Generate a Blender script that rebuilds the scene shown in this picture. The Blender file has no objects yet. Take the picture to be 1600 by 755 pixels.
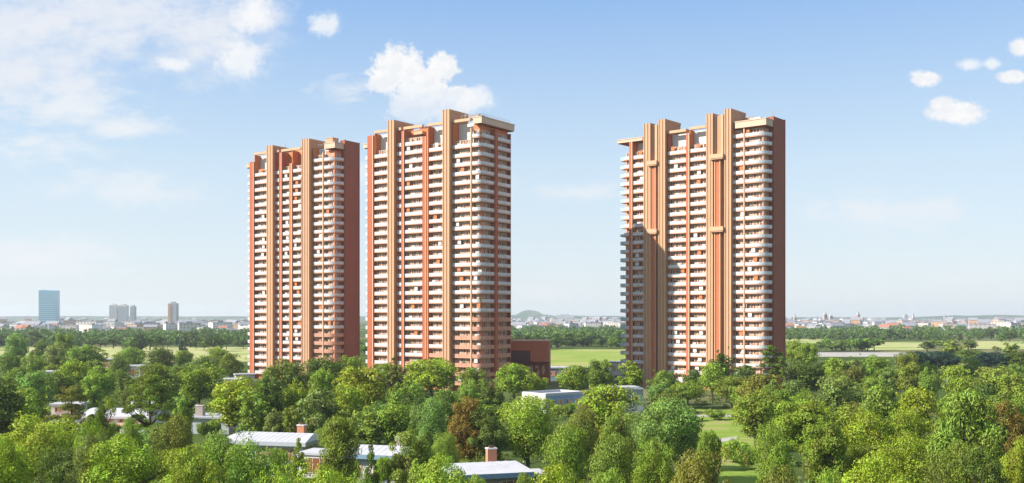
import bpy, math, random
import numpy as np
from mathutils import Vector

R = math.radians
SC = bpy.context.scene
COL = SC.collection

# ------------------------------------------------------------------ camera
CAMZ = 27.0
cam_data = bpy.data.cameras.new('camera')
cam_data.sensor_width = 36.0
cam_data.lens = 36.0
cam_data.shift_y = 117.5 / 1600.0
cam_data.clip_start = 0.5
cam_data.clip_end = 30000.0
camera = bpy.data.objects.new('camera', cam_data)
camera.location = (0, 0, CAMZ)
camera.rotation_euler = (R(90), 0, 0)
COL.objects.link(camera)
SC.camera = camera

# ------------------------------------------------------------------ sky, sun, exposure
SUN_EL = 35.0
SUN_DIR = Vector((-0.968 * math.cos(R(SUN_EL)), -0.25 * math.cos(R(SUN_EL)), math.sin(R(SUN_EL)))).normalized()
SKY_STRENGTH = 0.10
SUN_STRENGTH = 4.9
EXPOSURE = 0.95
HAZE_DENSITY = 0.000085

world = bpy.data.worlds.new('World')
SC.world = world
world.use_nodes = True


class NT:
    """small helper to write node trees as expressions"""
    def __init__(self, tree):
        self.t = tree
        tree.nodes.clear()

    def n(self, kind, **kw):
        x = self.t.nodes.new(kind)
        for k, v in kw.items():
            setattr(x, k, v)
        return x

    def put(self, sock, v):
        if v is None:
            return
        if isinstance(v, bpy.types.NodeSocket):
            self.t.links.new(v, sock)
        else:
            if hasattr(sock, 'default_value'):
                try:
                    sock.default_value = v
                except Exception:
                    sock.default_value = (v[0], v[1], v[2], 1.0)

    def math(self, op, a, b=None, c=None, clamp=False):
        x = self.n('ShaderNodeMath', operation=op)
        x.use_clamp = clamp
        self.put(x.inputs[0], a)
        self.put(x.inputs[1], b)
        if c is not None:
            self.put(x.inputs[2], c)
        return x.outputs[0]

    def vmath(self, op, a, b=None, out=0):
        x = self.n('ShaderNodeVectorMath', operation=op)
        self.put(x.inputs[0], a)
        self.put(x.inputs[1], b)
        return x.outputs[out]

    def mapr(self, v, a, b, c=0.0, d=1.0, kind='SMOOTHSTEP'):
        x = self.n('ShaderNodeMapRange', interpolation_type=kind)
        self.put(x.inputs['Value'], v)
        x.inputs['From Min'].default_value = a
        x.inputs['From Max'].default_value = b
        x.inputs['To Min'].default_value = c
        x.inputs['To Max'].default_value = d
        return x.outputs['Result']

    def mix(self, f, a, b, blend='MIX'):
        x = self.n('ShaderNodeMix', data_type='RGBA', blend_type=blend)
        self.put(x.inputs[0], f)
        self.put(x.inputs[6], a if isinstance(a, bpy.types.NodeSocket) else tuple(a[:3]) + (1.0,))
        self.put(x.inputs[7], b if isinstance(b, bpy.types.NodeSocket) else tuple(b[:3]) + (1.0,))
        return x.outputs[2]

    def noise(self, vec, scale, detail=4.0, rough=0.55, dist=0.0):
        x = self.n('ShaderNodeTexNoise')
        self.put(x.inputs['Vector'], vec)
        x.inputs['Scale'].default_value = scale
        x.inputs['Detail'].default_value = detail
        x.inputs['Roughness'].default_value = rough
        x.inputs['Distortion'].default_value = dist
        return x.outputs[0]


def build_sky():
    w = NT(world.node_tree)
    out = w.n('ShaderNodeOutputWorld')
    bg = w.n('ShaderNodeBackground')
    bg.inputs['Strength'].default_value = SKY_STRENGTH
    w.t.links.new(bg.outputs[0], out.inputs['Surface'])
    sky = w.n('ShaderNodeTexSky', sky_type='NISHITA')
    sky.sun_disc = False
    sky.sun_elevation = R(SUN_EL)
    sky.sun_rotation = math.atan2(SUN_DIR.x, SUN_DIR.y)
    sky.altitude = 30.0
    sky.air_density = 1.0
    sky.dust_density = 0.6
    sky.ozone_density = 2.0
    base = sky.outputs[0]
    # clouds: fixed directions on the sky sphere, at infinity
    tc = w.n('ShaderNodeTexCoord').outputs['Generated']
    sep = w.n('ShaderNodeSeparateXYZ')
    w.t.links.new(tc, sep.inputs[0])
    x, y, z = sep.outputs
    ys = w.math('MAXIMUM', y, 0.02)
    U = w.math('MULTIPLY_ADD', w.math('DIVIDE', x, ys), 16.0, 8.0)
    V = w.math('MULTIPLY_ADD', w.math('DIVIDE', z, ys), -16.0, 4.95)
    cmb = w.n('ShaderNodeCombineXYZ')
    w.t.links.new(U, cmb.inputs[0])
    w.t.links.new(V, cmb.inputs[1])
    P = cmb.outputs[0]
    front = w.mapr(y, 0.15, 0.4)

    def blob(c, r):
        d = w.vmath('SUBTRACT', P, (c[0], c[1], 0.0))
        d = w.vmath('MULTIPLY', d, (1.0 / r[0], 1.0 / r[1], 0.0))
        return w.math('SUBTRACT', 1.0, w.vmath('LENGTH', d, out=1))

    def union(items, k=0.25):
        acc = None
        for (cx, cy, rx, ry) in items:
            b = blob((cx / 100, cy / 100), (rx / 100, ry / 100))
            acc = b if acc is None else w.math('SMOOTH_MAX', acc, b, k)
        return acc

    n_big = w.noise(P, 3.4, 7.0, 0.62, 0.0)
    n_side = w.noise(w.vmath('ADD', P, (0.10, 0.07, 0.0)), 3.4, 7.0, 0.62, 0.0)
    n_fine = w.noise(P, 8.5, 6.0, 0.62, 0.0)
    n_soft = w.noise(w.vmath('MULTIPLY', P, (0.8, 1.6, 1.0)), 1.5, 9.0, 0.66, 0.2)
    turb = w.math('ADD', w.math('MULTIPLY', w.math('SUBTRACT', n_big, 0.5), 1.25),
                  w.math('MULTIPLY', w.math('SUBTRACT', n_fine, 0.5), 0.8))
    puffs = union([(622, 106, 50, 46), (604, 126, 36, 28), (690, 106, 36, 30), (655, 134, 62, 42), (668, 158, 56, 36),
                   (715, 158, 38, 30), (650, 175, 60, 24)])
    puffs_r = union([(1494, 176, 56, 22), (1478, 168, 30, 20), (1447, 123, 28, 16), (1596, 74, 22, 18), (1582, 121, 30, 13)], 0.1)
    dp = w.math('ADD', w.math('SMOOTH_MAX', puffs, puffs_r, 0.05), turb)
    fade = w.mapr(V, 1.95, 1.2, 0.45, 1.0)
    a_puff = w.math('MAXIMUM', w.math('MULTIPLY', w.mapr(w.math('ADD', puffs, turb), 0.06, 0.44), fade),
                    w.mapr(w.math('ADD', puffs_r, w.math('MULTIPLY', turb, 0.85)), -0.02, 0.46))
    small = union([(1515, 101, 26, 13), (1550, 100, 20, 12), (508, 38, 34, 24), (396, 22, 40, 40), (376, 92, 50, 44), (272, 100, 30, 14), (745, 155, 40, 26)], 0.1)
    a_small = w.math('MULTIPLY', w.mapr(w.math('ADD', small, turb), 0.0, 0.75), 0.75)
    veil = union([(60, 40, 270, 105), (190, 20, 200, 80), (330, 55, 110, 85), (30, 110, 160, 60), (395, 20, 60, 50)], 0.4)
    wisp = union([(100, 168, 170, 55), (185, 200, 120, 30), (60, 230, 120, 40), (180, 275, 90, 18), (80, 405, 150, 40), (540, 140, 60, 30)], 0.3)
    n_wisp = w.noise(w.vmath('MULTIPLY', P, (0.9, 2.4, 1.0)), 2.2, 8.0, 0.62, 0.3)
    a_wisp = w.math('MULTIPLY', w.mapr(w.math('ADD', wisp, w.math('MULTIPLY', w.math('SUBTRACT', n_wisp, 0.52), 3.0)), -0.1, 1.3), 0.72)
    a_veil = w.math('MULTIPLY', w.mapr(w.math('ADD', veil, w.math('ADD', w.math('MULTIPLY', w.math('SUBTRACT', n_soft, 0.5), 2.0), w.math('MULTIPLY', w.math('SUBTRACT', n_big, 0.5), 0.7))), -0.25, 1.05), 0.92)
    low = union([(110, 165, 130, 55), (185, 198, 85, 26), (60, 400, 180, 50), (855, 458, 75, 20), (1500, 437, 80, 18), (720, 200, 60, 60),
                 (900, 300, 120, 25), (620, 270, 240, 60), (1380, 330, 220, 50), (180, 300, 200, 40), (95, 418, 80, 22)], 0.3)
    a_low = w.math('MULTIPLY', w.mapr(w.math('ADD', low, w.math('MULTIPLY', w.math('SUBTRACT', n_soft, 0.55), 2.4)), 0.0, 0.95), 0.68)
    # pale air: whiter towards the horizon, clear blue higher up
    k = 1.0 / SKY_STRENGTH
    hor = w.math('SQRT', w.math('ADD', w.math('MULTIPLY', x, x), w.math('MULTIPLY', y, y)))
    E = w.math('MULTIPLY_ADD', w.math('DIVIDE', z, w.math('MAXIMUM', hor, 0.02)), -16.0, 4.95)
    pale = w.mix(w.mapr(E, 2.6, 0.0, 0.0, 1.0, 'LINEAR'), (0.322 * k, 0.402 * k, 0.475 * k), (0.155 * k, 0.268 * k, 0.455 * k))
    pale = w.mix(w.mapr(E, 5.0, 2.4, 0.0, 1.0, 'LINEAR'), (0.415 * k, 0.445 * k, 0.470 * k), pale)
    n_fill_veil = w.noise(tc, 3.2, 6.0, 0.6, 0.3)
    high = w.math('MULTIPLY', w.mapr(n_fill_veil, 0.34, 0.56), w.mapr(E, -0.8, -4.0, 0.0, 0.5))  # cloud veil above the view, added to brighten and neutralise the fill light
    thin = w.math('MULTIPLY_ADD', n_soft, 0.16, 0.76)
    white = (0.51 * k, 0.51 * k, 0.512 * k)
    grey = (0.425 * k, 0.44 * k, 0.468 * k)
    lit = w.mapr(w.math('ADD', w.math('MULTIPLY', w.math('SUBTRACT', n_side, n_big), 2.2), w.math('MULTIPLY', w.math('SUBTRACT', n_fine, 0.5), 0.6)), -0.35, 0.35, 0.0, 1.0)
    lit = w.math('MULTIPLY_ADD', lit, 0.65, 0.35)
    c = w.mix(thin, base, pale)
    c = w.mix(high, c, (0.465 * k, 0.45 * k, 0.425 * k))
    c = w.mix(w.math('MULTIPLY', a_low, front), c, (0.455 * k, 0.470 * k, 0.487 * k))
    c = w.mix(w.math('MULTIPLY', a_wisp, front), c, (0.455 * k, 0.468 * k, 0.487 * k))
    c = w.mix(w.math('MULTIPLY', a_veil, front), c, (0.440 * k, 0.452 * k, 0.478 * k))
    c = w.mix(w.math('MULTIPLY', a_small, front), c, white)
    c = w.mix(w.math('MULTIPLY', a_puff, front), c, w.mix(lit, grey, white))
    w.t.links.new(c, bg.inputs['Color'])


build_sky()

sun_data = bpy.data.lights.new('sun', 'SUN')
sun_data.energy = SUN_STRENGTH
sun_data.angle = R(0.5)
sun_data.color = (1.0, 0.93, 0.82)
sun = bpy.data.objects.new('sun', sun_data)
sun.location = SUN_DIR * 300
sun.rotation_euler = (-SUN_DIR).to_track_quat('-Z', 'Y').to_euler()
COL.objects.link(sun)

SC.view_settings.view_transform = 'Standard'
SC.view_settings.look = 'None'
SC.view_settings.exposure = EXPOSURE
SC.view_settings.gamma = 1.0
SC.view_settings.use_curve_mapping = False
SC.render.engine = 'CYCLES'
SC.cycles.use_denoising = True
SC.cycles.max_bounces = 6
SC.cycles.diffuse_bounces = 3
SC.cycles.glossy_bounces = 2
SC.cycles.transmission_bounces = 2
SC.cycles.volume_bounces = 0
SC.cycles.transparent_max_bounces = 6
SC.cycles.sample_clamp_indirect = 6.0
SC.cycles.caustics_reflective = False
SC.cycles.caustics_refractive = False

# ------------------------------------------------------------------ helpers
random.seed(7)


def wx(px, d):
    return (px - 800.0) / 1600.0 * d


def wz(py, d):
    return CAMZ - (py - 495.0) * d / 1600.0


def tag(o, label=None, cat=None, group=None, kind=None):
    if label:
        o['label'] = label
    if cat:
        o['category'] = cat
    if group:
        o['group'] = group
    if kind:
        o['kind'] = kind
    return o


def empty(name, loc, rz=0.0):
    o = bpy.data.objects.new(name, None)
    o.empty_display_size = 1.0
    o.location = loc
    o.rotation_euler = (0, 0, rz)
    COL.objects.link(o)
    return o


def link_mesh(name, me, parent=None, loc=None):
    o = bpy.data.objects.new(name, me)
    COL.objects.link(o)
    if parent is not None:
        o.parent = parent
    if loc is not None:
        o.location = loc
    return o


class MB:
    """collects geometry of ONE mesh object"""
    def __init__(self):
        self.v, self.f, self.m = [], [], []

    def face_set(self, verts, faces, mi=0):
        o = len(self.v)
        self.v += [tuple(p) for p in verts]
        for f in faces:
            self.f.append(tuple(i + o for i in f))
            self.m.append(mi)

    def box(self, x0, x1, y0, y1, z0, z1, mi=0):
        self.face_set([(x0, y0, z0), (x1, y0, z0), (x1, y1, z0), (x0, y1, z0),
                       (x0, y0, z1), (x1, y0, z1), (x1, y1, z1), (x0, y1, z1)],
                      [(3, 2, 1, 0), (4, 5, 6, 7), (0, 1, 5, 4), (1, 2, 6, 5), (2, 3, 7, 6), (3, 0, 4, 7)], mi)

    def prism(self, pts, z0, z1, mi=0):
        """pts counter-clockwise outline"""
        n = len(pts)
        v = [(p[0], p[1], z0) for p in pts] + [(p[0], p[1], z1) for p in pts]
        f = [tuple(reversed(range(n))), tuple(range(n, 2 * n))]
        f += [(i, (i + 1) % n, n + (i + 1) % n, n + i) for i in range(n)]
        self.face_set(v, f, mi)

    def band(self, path, th, z0, z1, mi=0):
        """a wall of thickness th along a polyline, lying on the left of it"""
        n = len(path)
        inner = []
        for i in range(n):
            a = Vector(path[max(0, i - 1)])
            b = Vector(path[min(n - 1, i + 1)])
            d = (b - a).normalized()
            inner.append((path[i][0] - d.y * th, path[i][1] + d.x * th))
        v = []
        for p, q in zip(path, inner):
            v += [(p[0], p[1], z0), (p[0], p[1], z1), (q[0], q[1], z1), (q[0], q[1], z0)]
        f = []
        for i in range(n - 1):
            a, b = 4 * i, 4 * i + 4
            f += [(a, b, b + 1, a + 1), (a + 1, b + 1, b + 2, a + 2), (a + 2, b + 2, b + 3, a + 3), (a + 3, b + 3, b, a)]
        f += [(0, 1, 2, 3), (4 * n - 1, 4 * n - 2, 4 * n - 3, 4 * n - 4)]
        self.face_set(v, f, mi)

    def tube(self, pts, radii, sides=6, mi=0):
        rings = []
        for i, p in enumerate(pts):
            a = Vector(pts[max(0, i - 1)])
            b = Vector(pts[min(len(pts) - 1, i + 1)])
            d = (b - a).normalized() if (b - a).length > 1e-6 else Vector((0, 0, 1))
            s = d.cross(Vector((0.3, 1, 0.1))).normalized()
            t = d.cross(s).normalized()
            rings.append([tuple(Vector(p) + (s * math.cos(2 * math.pi * k / sides) + t * math.sin(2 * math.pi * k / sides)) * radii[i])
                          for k in range(sides)])
        v = [q for r in rings for q in r]
        f = []
        for i in range(len(pts) - 1):
            for k in range(sides):
                a = i * sides + k
                b = i * sides + (k + 1) % sides
                f.append((a, b, b + sides, a + sides))
        f.append(tuple(reversed(range(sides))))
        f.append(tuple(range((len(pts) - 1) * sides, len(pts) * sides)))
        self.face_set(v, f, mi)

    def mesh(self, name, mats):
        me = bpy.data.meshes.new(name)
        me.from_pydata(self.v, [], self.f)
        for m in (mats if isinstance(mats, (list, tuple)) else [mats]):
            me.materials.append(m)
        if len(me.materials) > 1:
            me.polygons.foreach_set('material_index', self.m)
        me.update()
        return me

    def build(self, name, mats, parent=None, loc=None):
        return link_mesh(name, self.mesh(name, mats), parent, loc)


# ------------------------------------------------------------------ materials
def new_mat(name):
    m = bpy.data.materials.new(name)
    m.use_nodes = True
    t = NT(m.node_tree)
    out = t.n('ShaderNodeOutputMaterial')
    return m, t, out


def painted(name, col, rough=0.75, var=0.12, scale=0.35, joints=None, spec=0.3, streak=0.10):
    """a mineral or painted surface with weathering and optional panel joints (metres)"""
    m, t, out = new_mat(name)
    p = t.n('ShaderNodeBsdfPrincipled')
    tc = t.n('ShaderNodeTexCoord').outputs['Object']
    a = t.noise(tc, scale, 5.0, 0.6)
    b = t.noise(t.vmath('MULTIPLY', tc, (1.3, 1.3, 0.06)), 1.6, 3.0, 0.55)
    f = t.math('ADD', t.math('MULTIPLY', t.math('SUBTRACT', a, 0.5), 2 * var), t.math('MULTIPLY', t.math('SUBTRACT', b, 0.5), 2 * streak))
    g = t.math('ADD', f, 1.0)
    if joints:
        s = t.n('ShaderNodeSeparateXYZ')
        t.put(s.inputs[0], tc)
        fr = t.math('FRACT', t.math('DIVIDE', s.outputs[2], joints))
        g = t.math('MULTIPLY', g, t.mapr(fr, 0.0, 0.05, 0.8, 1.0))
    c = t.vmath('SCALE', (col[0], col[1], col[2]))
    t.t.nodes[-1].inputs['Scale'].default_value = 1.0
    t.put(t.t.nodes[-1].inputs['Scale'], g)
    t.put(p.inputs['Base Color'], c)
    p.inputs['Roughness'].default_value = rough
    p.inputs['Specular IOR Level'].default_value = spec
    t.put(out.inputs[0], p.outputs[0])
    return m


M = {}
M['tan'] = painted('tan_cladding', (0.49, 0.258, 0.138), 0.7, 0.10, 0.3, 3.3)
M['tan_light'] = painted('pale_tan_cladding', (0.53, 0.325, 0.20), 0.7, 0.08, 0.3)
M['tan_brown'] = painted('brown_tan_cladding', (0.43, 0.235, 0.13), 0.75, 0.12, 0.3, 3.3, 0.3, 0.14)
M['tan_brown_light'] = painted('pale_brown_tan_cladding', (0.50, 0.325, 0.205), 0.75, 0.1, 0.3)
M['orange'] = painted('orange_terracotta', (0.50, 0.16, 0.050), 0.7, 0.12, 0.4)
M['terracotta'] = painted('terracotta', (0.43, 0.130, 0.062), 0.75, 0.14, 0.4, 3.3)
M['red'] = painted('red_terracotta', (0.39, 0.105, 0.050), 0.75, 0.12, 0.4, 3.3)
M['brown'] = painted('brown_terracotta', (0.29, 0.088, 0.050), 0.8, 0.16, 0.12, 3.3, 0.3, 0.16)
M['cream'] = painted('cream_cornice', (0.54, 0.40, 0.29), 0.7, 0.08, 0.3)
M['dark_brown'] = painted('dark_brown', (0.10, 0.045, 0.04), 0.8)
M['recess'] = painted('recess_render', (0.56, 0.185, 0.08), 0.8, 0.18, 0.6)
M['white'] = painted('white_render', (0.60, 0.58, 0.55), 0.6, 0.05, 0.4)
M['slab'] = painted('slab_edge', (0.52, 0.27, 0.17), 0.7, 0.08)
M['frame'] = painted('white_frame', (0.58, 0.49, 0.42), 0.5, 0.05)
M['roof_white'] = painted('white_roof', (0.43, 0.43, 0.46), 0.6, 0.22, 0.5)
M['roof_grey'] = painted('grey_roof', (0.34, 0.35, 0.38), 0.7, 0.15, 0.25)
M['brick'] = painted('orange_brick', (0.46, 0.20, 0.11), 0.85, 0.15, 1.5)
M['stone'] = painted('grey_stone', (0.36, 0.30, 0.26), 0.85, 0.2, 1.2)
M['blue_wall'] = painted('blue_wall', (0.20, 0.31, 0.42), 0.6, 0.10, 0.3)
M['grey_wall'] = painted('grey_wall', (0.40, 0.43, 0.47), 0.7, 0.10, 0.3)
M['metal'] = painted('grey_metal', (0.30, 0.29, 0.29), 0.45, 0.1)


def balustrade_mat(name, col, rough=0.25):
    m, t, out = new_mat(name)
    p = t.n('ShaderNodeBsdfPrincipled')
    info = t.n('ShaderNodeObjectInfo')
    tc = t.n('ShaderNodeTexCoord').outputs['Object']
    v = t.noise(t.vmath('ADD', tc, t.vmath('MULTIPLY', info.outputs['Location'], (0.37, 0.53, 0.71))), 0.55, 3.0, 0.6)
    s = t.n('ShaderNodeSeparateXYZ')
    t.put(s.inputs[0], tc)
    # panel joints every 1.2 m along the run
    fr = t.math('FRACT', t.math('DIVIDE', t.math('ADD', s.outputs[0], s.outputs[1]), 1.2))
    g = t.math('MULTIPLY', t.mapr(v, 0.25, 0.75, 0.80, 1.06), t.mapr(fr, 0.0, 0.08, 0.72, 1.0))
    c = t.vmath('SCALE', col)
    t.put(t.t.nodes[-1].inputs['Scale'], g)
    t.put(p.inputs['Base Color'], c)
    p.inputs['Roughness'].default_value = rough
    t.put(out.inputs[0], p.outputs[0])
    return m


M['frost'] = balustrade_mat('frosted_balustrade', (0.57, 0.585, 0.60))
M['rose'] = balustrade_mat('rose_balustrade', (0.54, 0.28, 0.20))
M['teal_glass'] = balustrade_mat('teal_glass_balustrade', (0.42, 0.58, 0.60), 0.15)


def pane_mat():
    """window pane: dark reflecting glass, part of the windows with drawn blinds"""
    m, t, out = new_mat('window_pane')
    p = t.n('ShaderNodeBsdfPrincipled')
    info = t.n('ShaderNodeObjectInfo')
    tc = t.n('ShaderNodeTexCoord').outputs['Object']
    q = t.vmath('ADD', tc, t.vmath('MULTIPLY', info.outputs['Location'], (0.0, 0.0, 1.7)))
    b = t.noise(t.vmath('MULTIPLY', q, (0.55, 0.55, 0.30)), 1.3, 1.0, 0.5)
    f = t.mapr(b, 0.46, 0.53)
    c = t.mix(f, (0.24, 0.095, 0.045), (0.52, 0.33, 0.22))
    t.put(p.inputs['Base Color'], c)
    p.inputs['Roughness'].default_value = 0.15
    p.inputs['Specular IOR Level'].default_value = 0.35
    t.put(out.inputs[0], p.outputs[0])
    return m


M['pane'] = pane_mat()


def leaf_mat(name, transl=0.27):
    m, t, out = new_mat(name)
    info = t.n('ShaderNodeObjectInfo')
    geo = t.n('ShaderNodeNewGeometry')
    r = geo.outputs['Random Per Island']
    tc = t.n('ShaderNodeTexCoord').outputs['Object']
    cl = t.noise(tc, 0.42, 2.0, 0.5)
    hs = t.n('ShaderNodeHueSaturation')
    t.put(hs.inputs['Hue'], t.math('MULTIPLY_ADD', t.math('SUBTRACT', cl, 0.5), 0.10, 0.5))
    t.put(hs.inputs['Saturation'], 1.0)
    t.put(hs.inputs['Value'], t.math('MULTIPLY', t.math('MULTIPLY_ADD', r, 0.5, 0.75), t.mapr(cl, 0.3, 0.7, 0.72, 1.3)))
    t.put(hs.inputs['Color'], info.outputs['Color'])
    d = t.n('ShaderNodeBsdfDiffuse')
    t.put(d.inputs['Color'], hs.outputs[0])
    tr = t.n('ShaderNodeBsdfTranslucent')
    t.put(tr.inputs['Color'], t.mix(1.0, hs.outputs[0], (1.15, 1.1, 0.55), 'MULTIPLY'))
    mx = t.n('ShaderNodeMixShader')
    mx.inputs[0].default_value = transl
    t.put(mx.inputs[1], d.outputs[0])
    t.put(mx.inputs[2], tr.outputs[0])
    gl = t.n('ShaderNodeBsdfGlossy')
    gl.inputs['Roughness'].default_value = 0.5
    mx2 = t.n('ShaderNodeMixShader')
    mx2.inputs[0].default_value = 0.015
    t.put(mx2.inputs[1], mx.outputs[0])
    t.put(mx2.inputs[2], gl.outputs[0])
    t.put(out.inputs[0], mx2.outputs[0])
    return m


M['leaf'] = leaf_mat('leaf')
M['bark'] = painted('bark', (0.10, 0.070, 0.048), 0.95, 0.3, 2.0)


def ground_mat(name, c1, c2, scale, c3=None, s3=0.01, detail=6.0, rough=1.0):
    m, t, out = new_mat(name)
    d = t.n('ShaderNodeBsdfDiffuse')
    tc = t.n('ShaderNodeTexCoord').outputs['Object']
    a = t.noise(tc, scale, detail, 0.65)
    c = t.mix(t.mapr(a, 0.35, 0.65), c1, c2)
    if c3:
        b = t.noise(tc, s3, 3.0, 0.5)
        c = t.mix(t.mapr(b, 0.5, 0.62), c, c3)
    t.put(d.inputs['Color'], c)
    t.put(out.inputs[0], d.outputs[0])
    return m


M['ground'] = ground_mat('meadow_ground', (0.04, 0.07, 0.018), (0.08, 0.11, 0.03), 0.03, (0.15, 0.15, 0.075), 0.004)
M['lawn'] = ground_mat('lawn_grass', (0.15, 0.23, 0.04), (0.21, 0.28, 0.055), 0.35, (0.25, 0.26, 0.09), 0.09)
M['field_g'] = ground_mat('green_field', (0.19, 0.26, 0.055), (0.24, 0.29, 0.075), 0.03, (0.30, 0.30, 0.11), 0.014)
M['field_y'] = ground_mat('dry_field', (0.30, 0.33, 0.13), (0.39, 0.37, 0.18), 0.03, (0.22, 0.28, 0.09), 0.012)
M['pave'] = ground_mat('pale_paving', (0.30, 0.29, 0.27), (0.38, 0.36, 0.33), 0.1)
M['asphalt'] = ground_mat('asphalt', (0.05, 0.05, 0.052), (0.075, 0.073, 0.07), 0.4)
# ------------------------------------------------------------------ the setting
def sheet(name, pts, z, mat):
    """a flat sheet given by ground points; the outline is roughened a little so it reads as a grown edge"""
    mb = MB()
    mb.face_set([(p[0], p[1], z) for p in pts], [tuple(range(len(pts)))])
    o = mb.build(name, mat)
    tag(o, kind='structure')
    return o


def soft(pts, amp, n=10, seed=1):
    rg = random.Random(seed)
    out = []
    for i in range(len(pts)):
        a, b = Vector(pts[i]), Vector(pts[(i + 1) % len(pts)])
        for k in range(n):
            q = a.lerp(b, k / n)
            out.append((q.x + rg.uniform(-amp, amp), q.y + rg.uniform(-amp, amp)))
    return out


mb = MB()
GX, GY = 24, 24
xs = np.linspace(-7200, 7200, GX + 1)
ys = np.linspace(-150, 9300, GY + 1)
mb.face_set([(x, y, 0.0) for y in ys for x in xs],
            [(j * (GX + 1) + i, j * (GX + 1) + i + 1, (j + 1) * (GX + 1) + i + 1, (j + 1) * (GX + 1) + i) for j in range(GY) for i in range(GX)])
tag(mb.build('ground', M['ground']), kind='structure')

# fields beyond the trees (ground points from their distance)
sheet('field', soft([(wx(-120, 740), 600), (wx(470, 610), 610), (wx(470, 900), 905), (wx(-120, 900), 905)], 8, 8, 2), 0.02, M['field_y'])
sheet('field', soft([(wx(800, 560), 560), (wx(1010, 560), 560), (wx(1030, 850), 850), (wx(780, 850), 850)], 5, 8, 3), 0.02, M['field_g'])
sheet('field', soft([(wx(1362, 830), 835), (wx(1450, 830), 835), (wx(1440, 1080), 1085), (wx(1352, 1080), 1085)], 6, 8, 4), 0.02, M['field_y'])
sheet('field', soft([(wx(1500, 850), 850), (wx(1680, 850), 850), (wx(1680, 1130), 1130), (wx(1530, 1130), 1130)], 6, 8, 5), 0.02, M['field_y'])
sheet('field', soft([(wx(1225, 1030), 1030), (wx(1300, 1030), 1030), (wx(1290, 1240), 1240), (wx(1215, 1240), 1240)], 6, 8, 6), 0.02, M['field_y'])
# a wide pale road strip on the right with a kerb, a narrower lane in front of the green field
sheet('road', [(wx(1262, 700), 690), (wx(1412, 700), 690), (wx(1412, 780), 775), (wx(1272, 780), 775)], 0.03, M['pave'])
sheet('road', [(wx(800, 540), 520), (wx(985, 540), 520), (wx(985, 556), 556), (wx(800, 556), 556)], 0.03, M['pave'])
sheet('lane', [(wx(1272, 786), 778), (wx(1368, 786), 778), (wx(1368, 800), 790), (wx(1272, 800), 790)], 0.03, M['asphalt'])
# lawn opening between the trees on the right, with two pale paths
sheet('lawn', soft([(wx(1112, 172), 165), (wx(1195, 172), 165), (wx(1160, 300), 300), (wx(1082, 300), 300)], 1.5, 8, 7), 0.012, M['lawn'])
sheet('path', [(wx(1060, 277), 275), (wx(1160, 277), 276), (wx(1160, 285), 282), (wx(1060, 285), 281)], 0.03, M['pave'])
sheet('path', [(wx(1118, 222), 220), (wx(1152, 222), 224), (wx(1154, 230), 231), (wx(1120, 230), 227)], 0.03, M['pave'])

m, t, out = new_mat('pond_water')
p = t.n('ShaderNodeBsdfPrincipled')
p.inputs['Base Color'].default_value = (0.03, 0.12, 0.13, 1)
p.inputs['Roughness'].default_value = 0.08
t.put(out.inputs[0], p.outputs[0])
sheet('pond', soft([(wx(1466, 405), 398), (wx(1500, 405), 398), (wx(1502, 450), 446), (wx(1470, 450), 446)], 1.5, 6, 8), 0.02, m)


def ridge(name, d, profile, depth, mat, label=None):
    """far wooded ridge: a real mound with thickness, profile = [(px, height m)]"""
    n = 160
    pxs = np.linspace(profile[0][0], profile[-1][0], n)
    hs = np.interp(pxs, [q[0] for q in profile], [q[1] for q in profile])
    rg = np.random.RandomState(int(d) % 997)
    jag = np.convolve(rg.rand(n + 6), np.ones(3) / 3, 'same')[3:-3]
    hs = hs * (0.86 + 0.28 * jag)
    v, f = [], []
    rows = [(0.0, 0.0), (0.25, 0.7), (0.5, 1.0), (0.8, 0.7), (1.0, 0.0)]
    for (q, s) in rows:
        for x, h in zip(pxs, hs):
            v.append((wx(x, d), d + q * depth, max(0.05, h * s) if s else -0.3))
    for j in range(len(rows) - 1):
        for i in range(n - 1):
            f.append((j * n + i, j * n + i + 1, (j + 1) * n + i + 1, (j + 1) * n + i))
    mb = MB()
    mb.face_set(v, f)
    o = mb.build(name, mat)
    for pl in o.data.polygons:
        pl.use_smooth = True
    tag(o, kind='structure')
    return o


M['hill'] = ground_mat('hill_woods', (0.035, 0.065, 0.03), (0.06, 0.095, 0.04), 0.01, (0.10, 0.12, 0.06), 0.003)
ridge('hills', 7600, [(-150, 30), (100, 33), (300, 30), (420, 28), (700, 30), (790, 36), (830, 40), (900, 36), (1000, 30), (1150, 24), (1300, 24),
                      (1420, 20), (1480, 28), (1530, 39), (1600, 41), (1760, 36)], 900, M['hill'])
ridge('hills', 8300, [(780, 30), (808, 44), (815, 72), (826, 80), (838, 74), (850, 50), (872, 34), (960, 26)], 500, M['hill'])

# the air: one closed box of even density round everything
hz, t, out = new_mat('haze_air')
pv = t.n('ShaderNodeVolumePrincipled')
pv.inputs['Color'].default_value = (0.84, 0.93, 1.0, 1)
pv.inputs['Density'].default_value = HAZE_DENSITY
pv.inputs['Anisotropy'].default_value = 0.2
t.put(out.inputs['Volume'], pv.outputs[0])
mb = MB()
mb.box(-7600, 7600, -250, 9600, -1.5, 112.0)
hz_o = mb.build('haze', hz)
tag(hz_o, 'thin pale blue summer haze lying over the whole plain', 'haze', kind='stuff')
# ------------------------------------------------------------------ the three apartment towers
FH, Z0 = 3.3, 2.5


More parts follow.
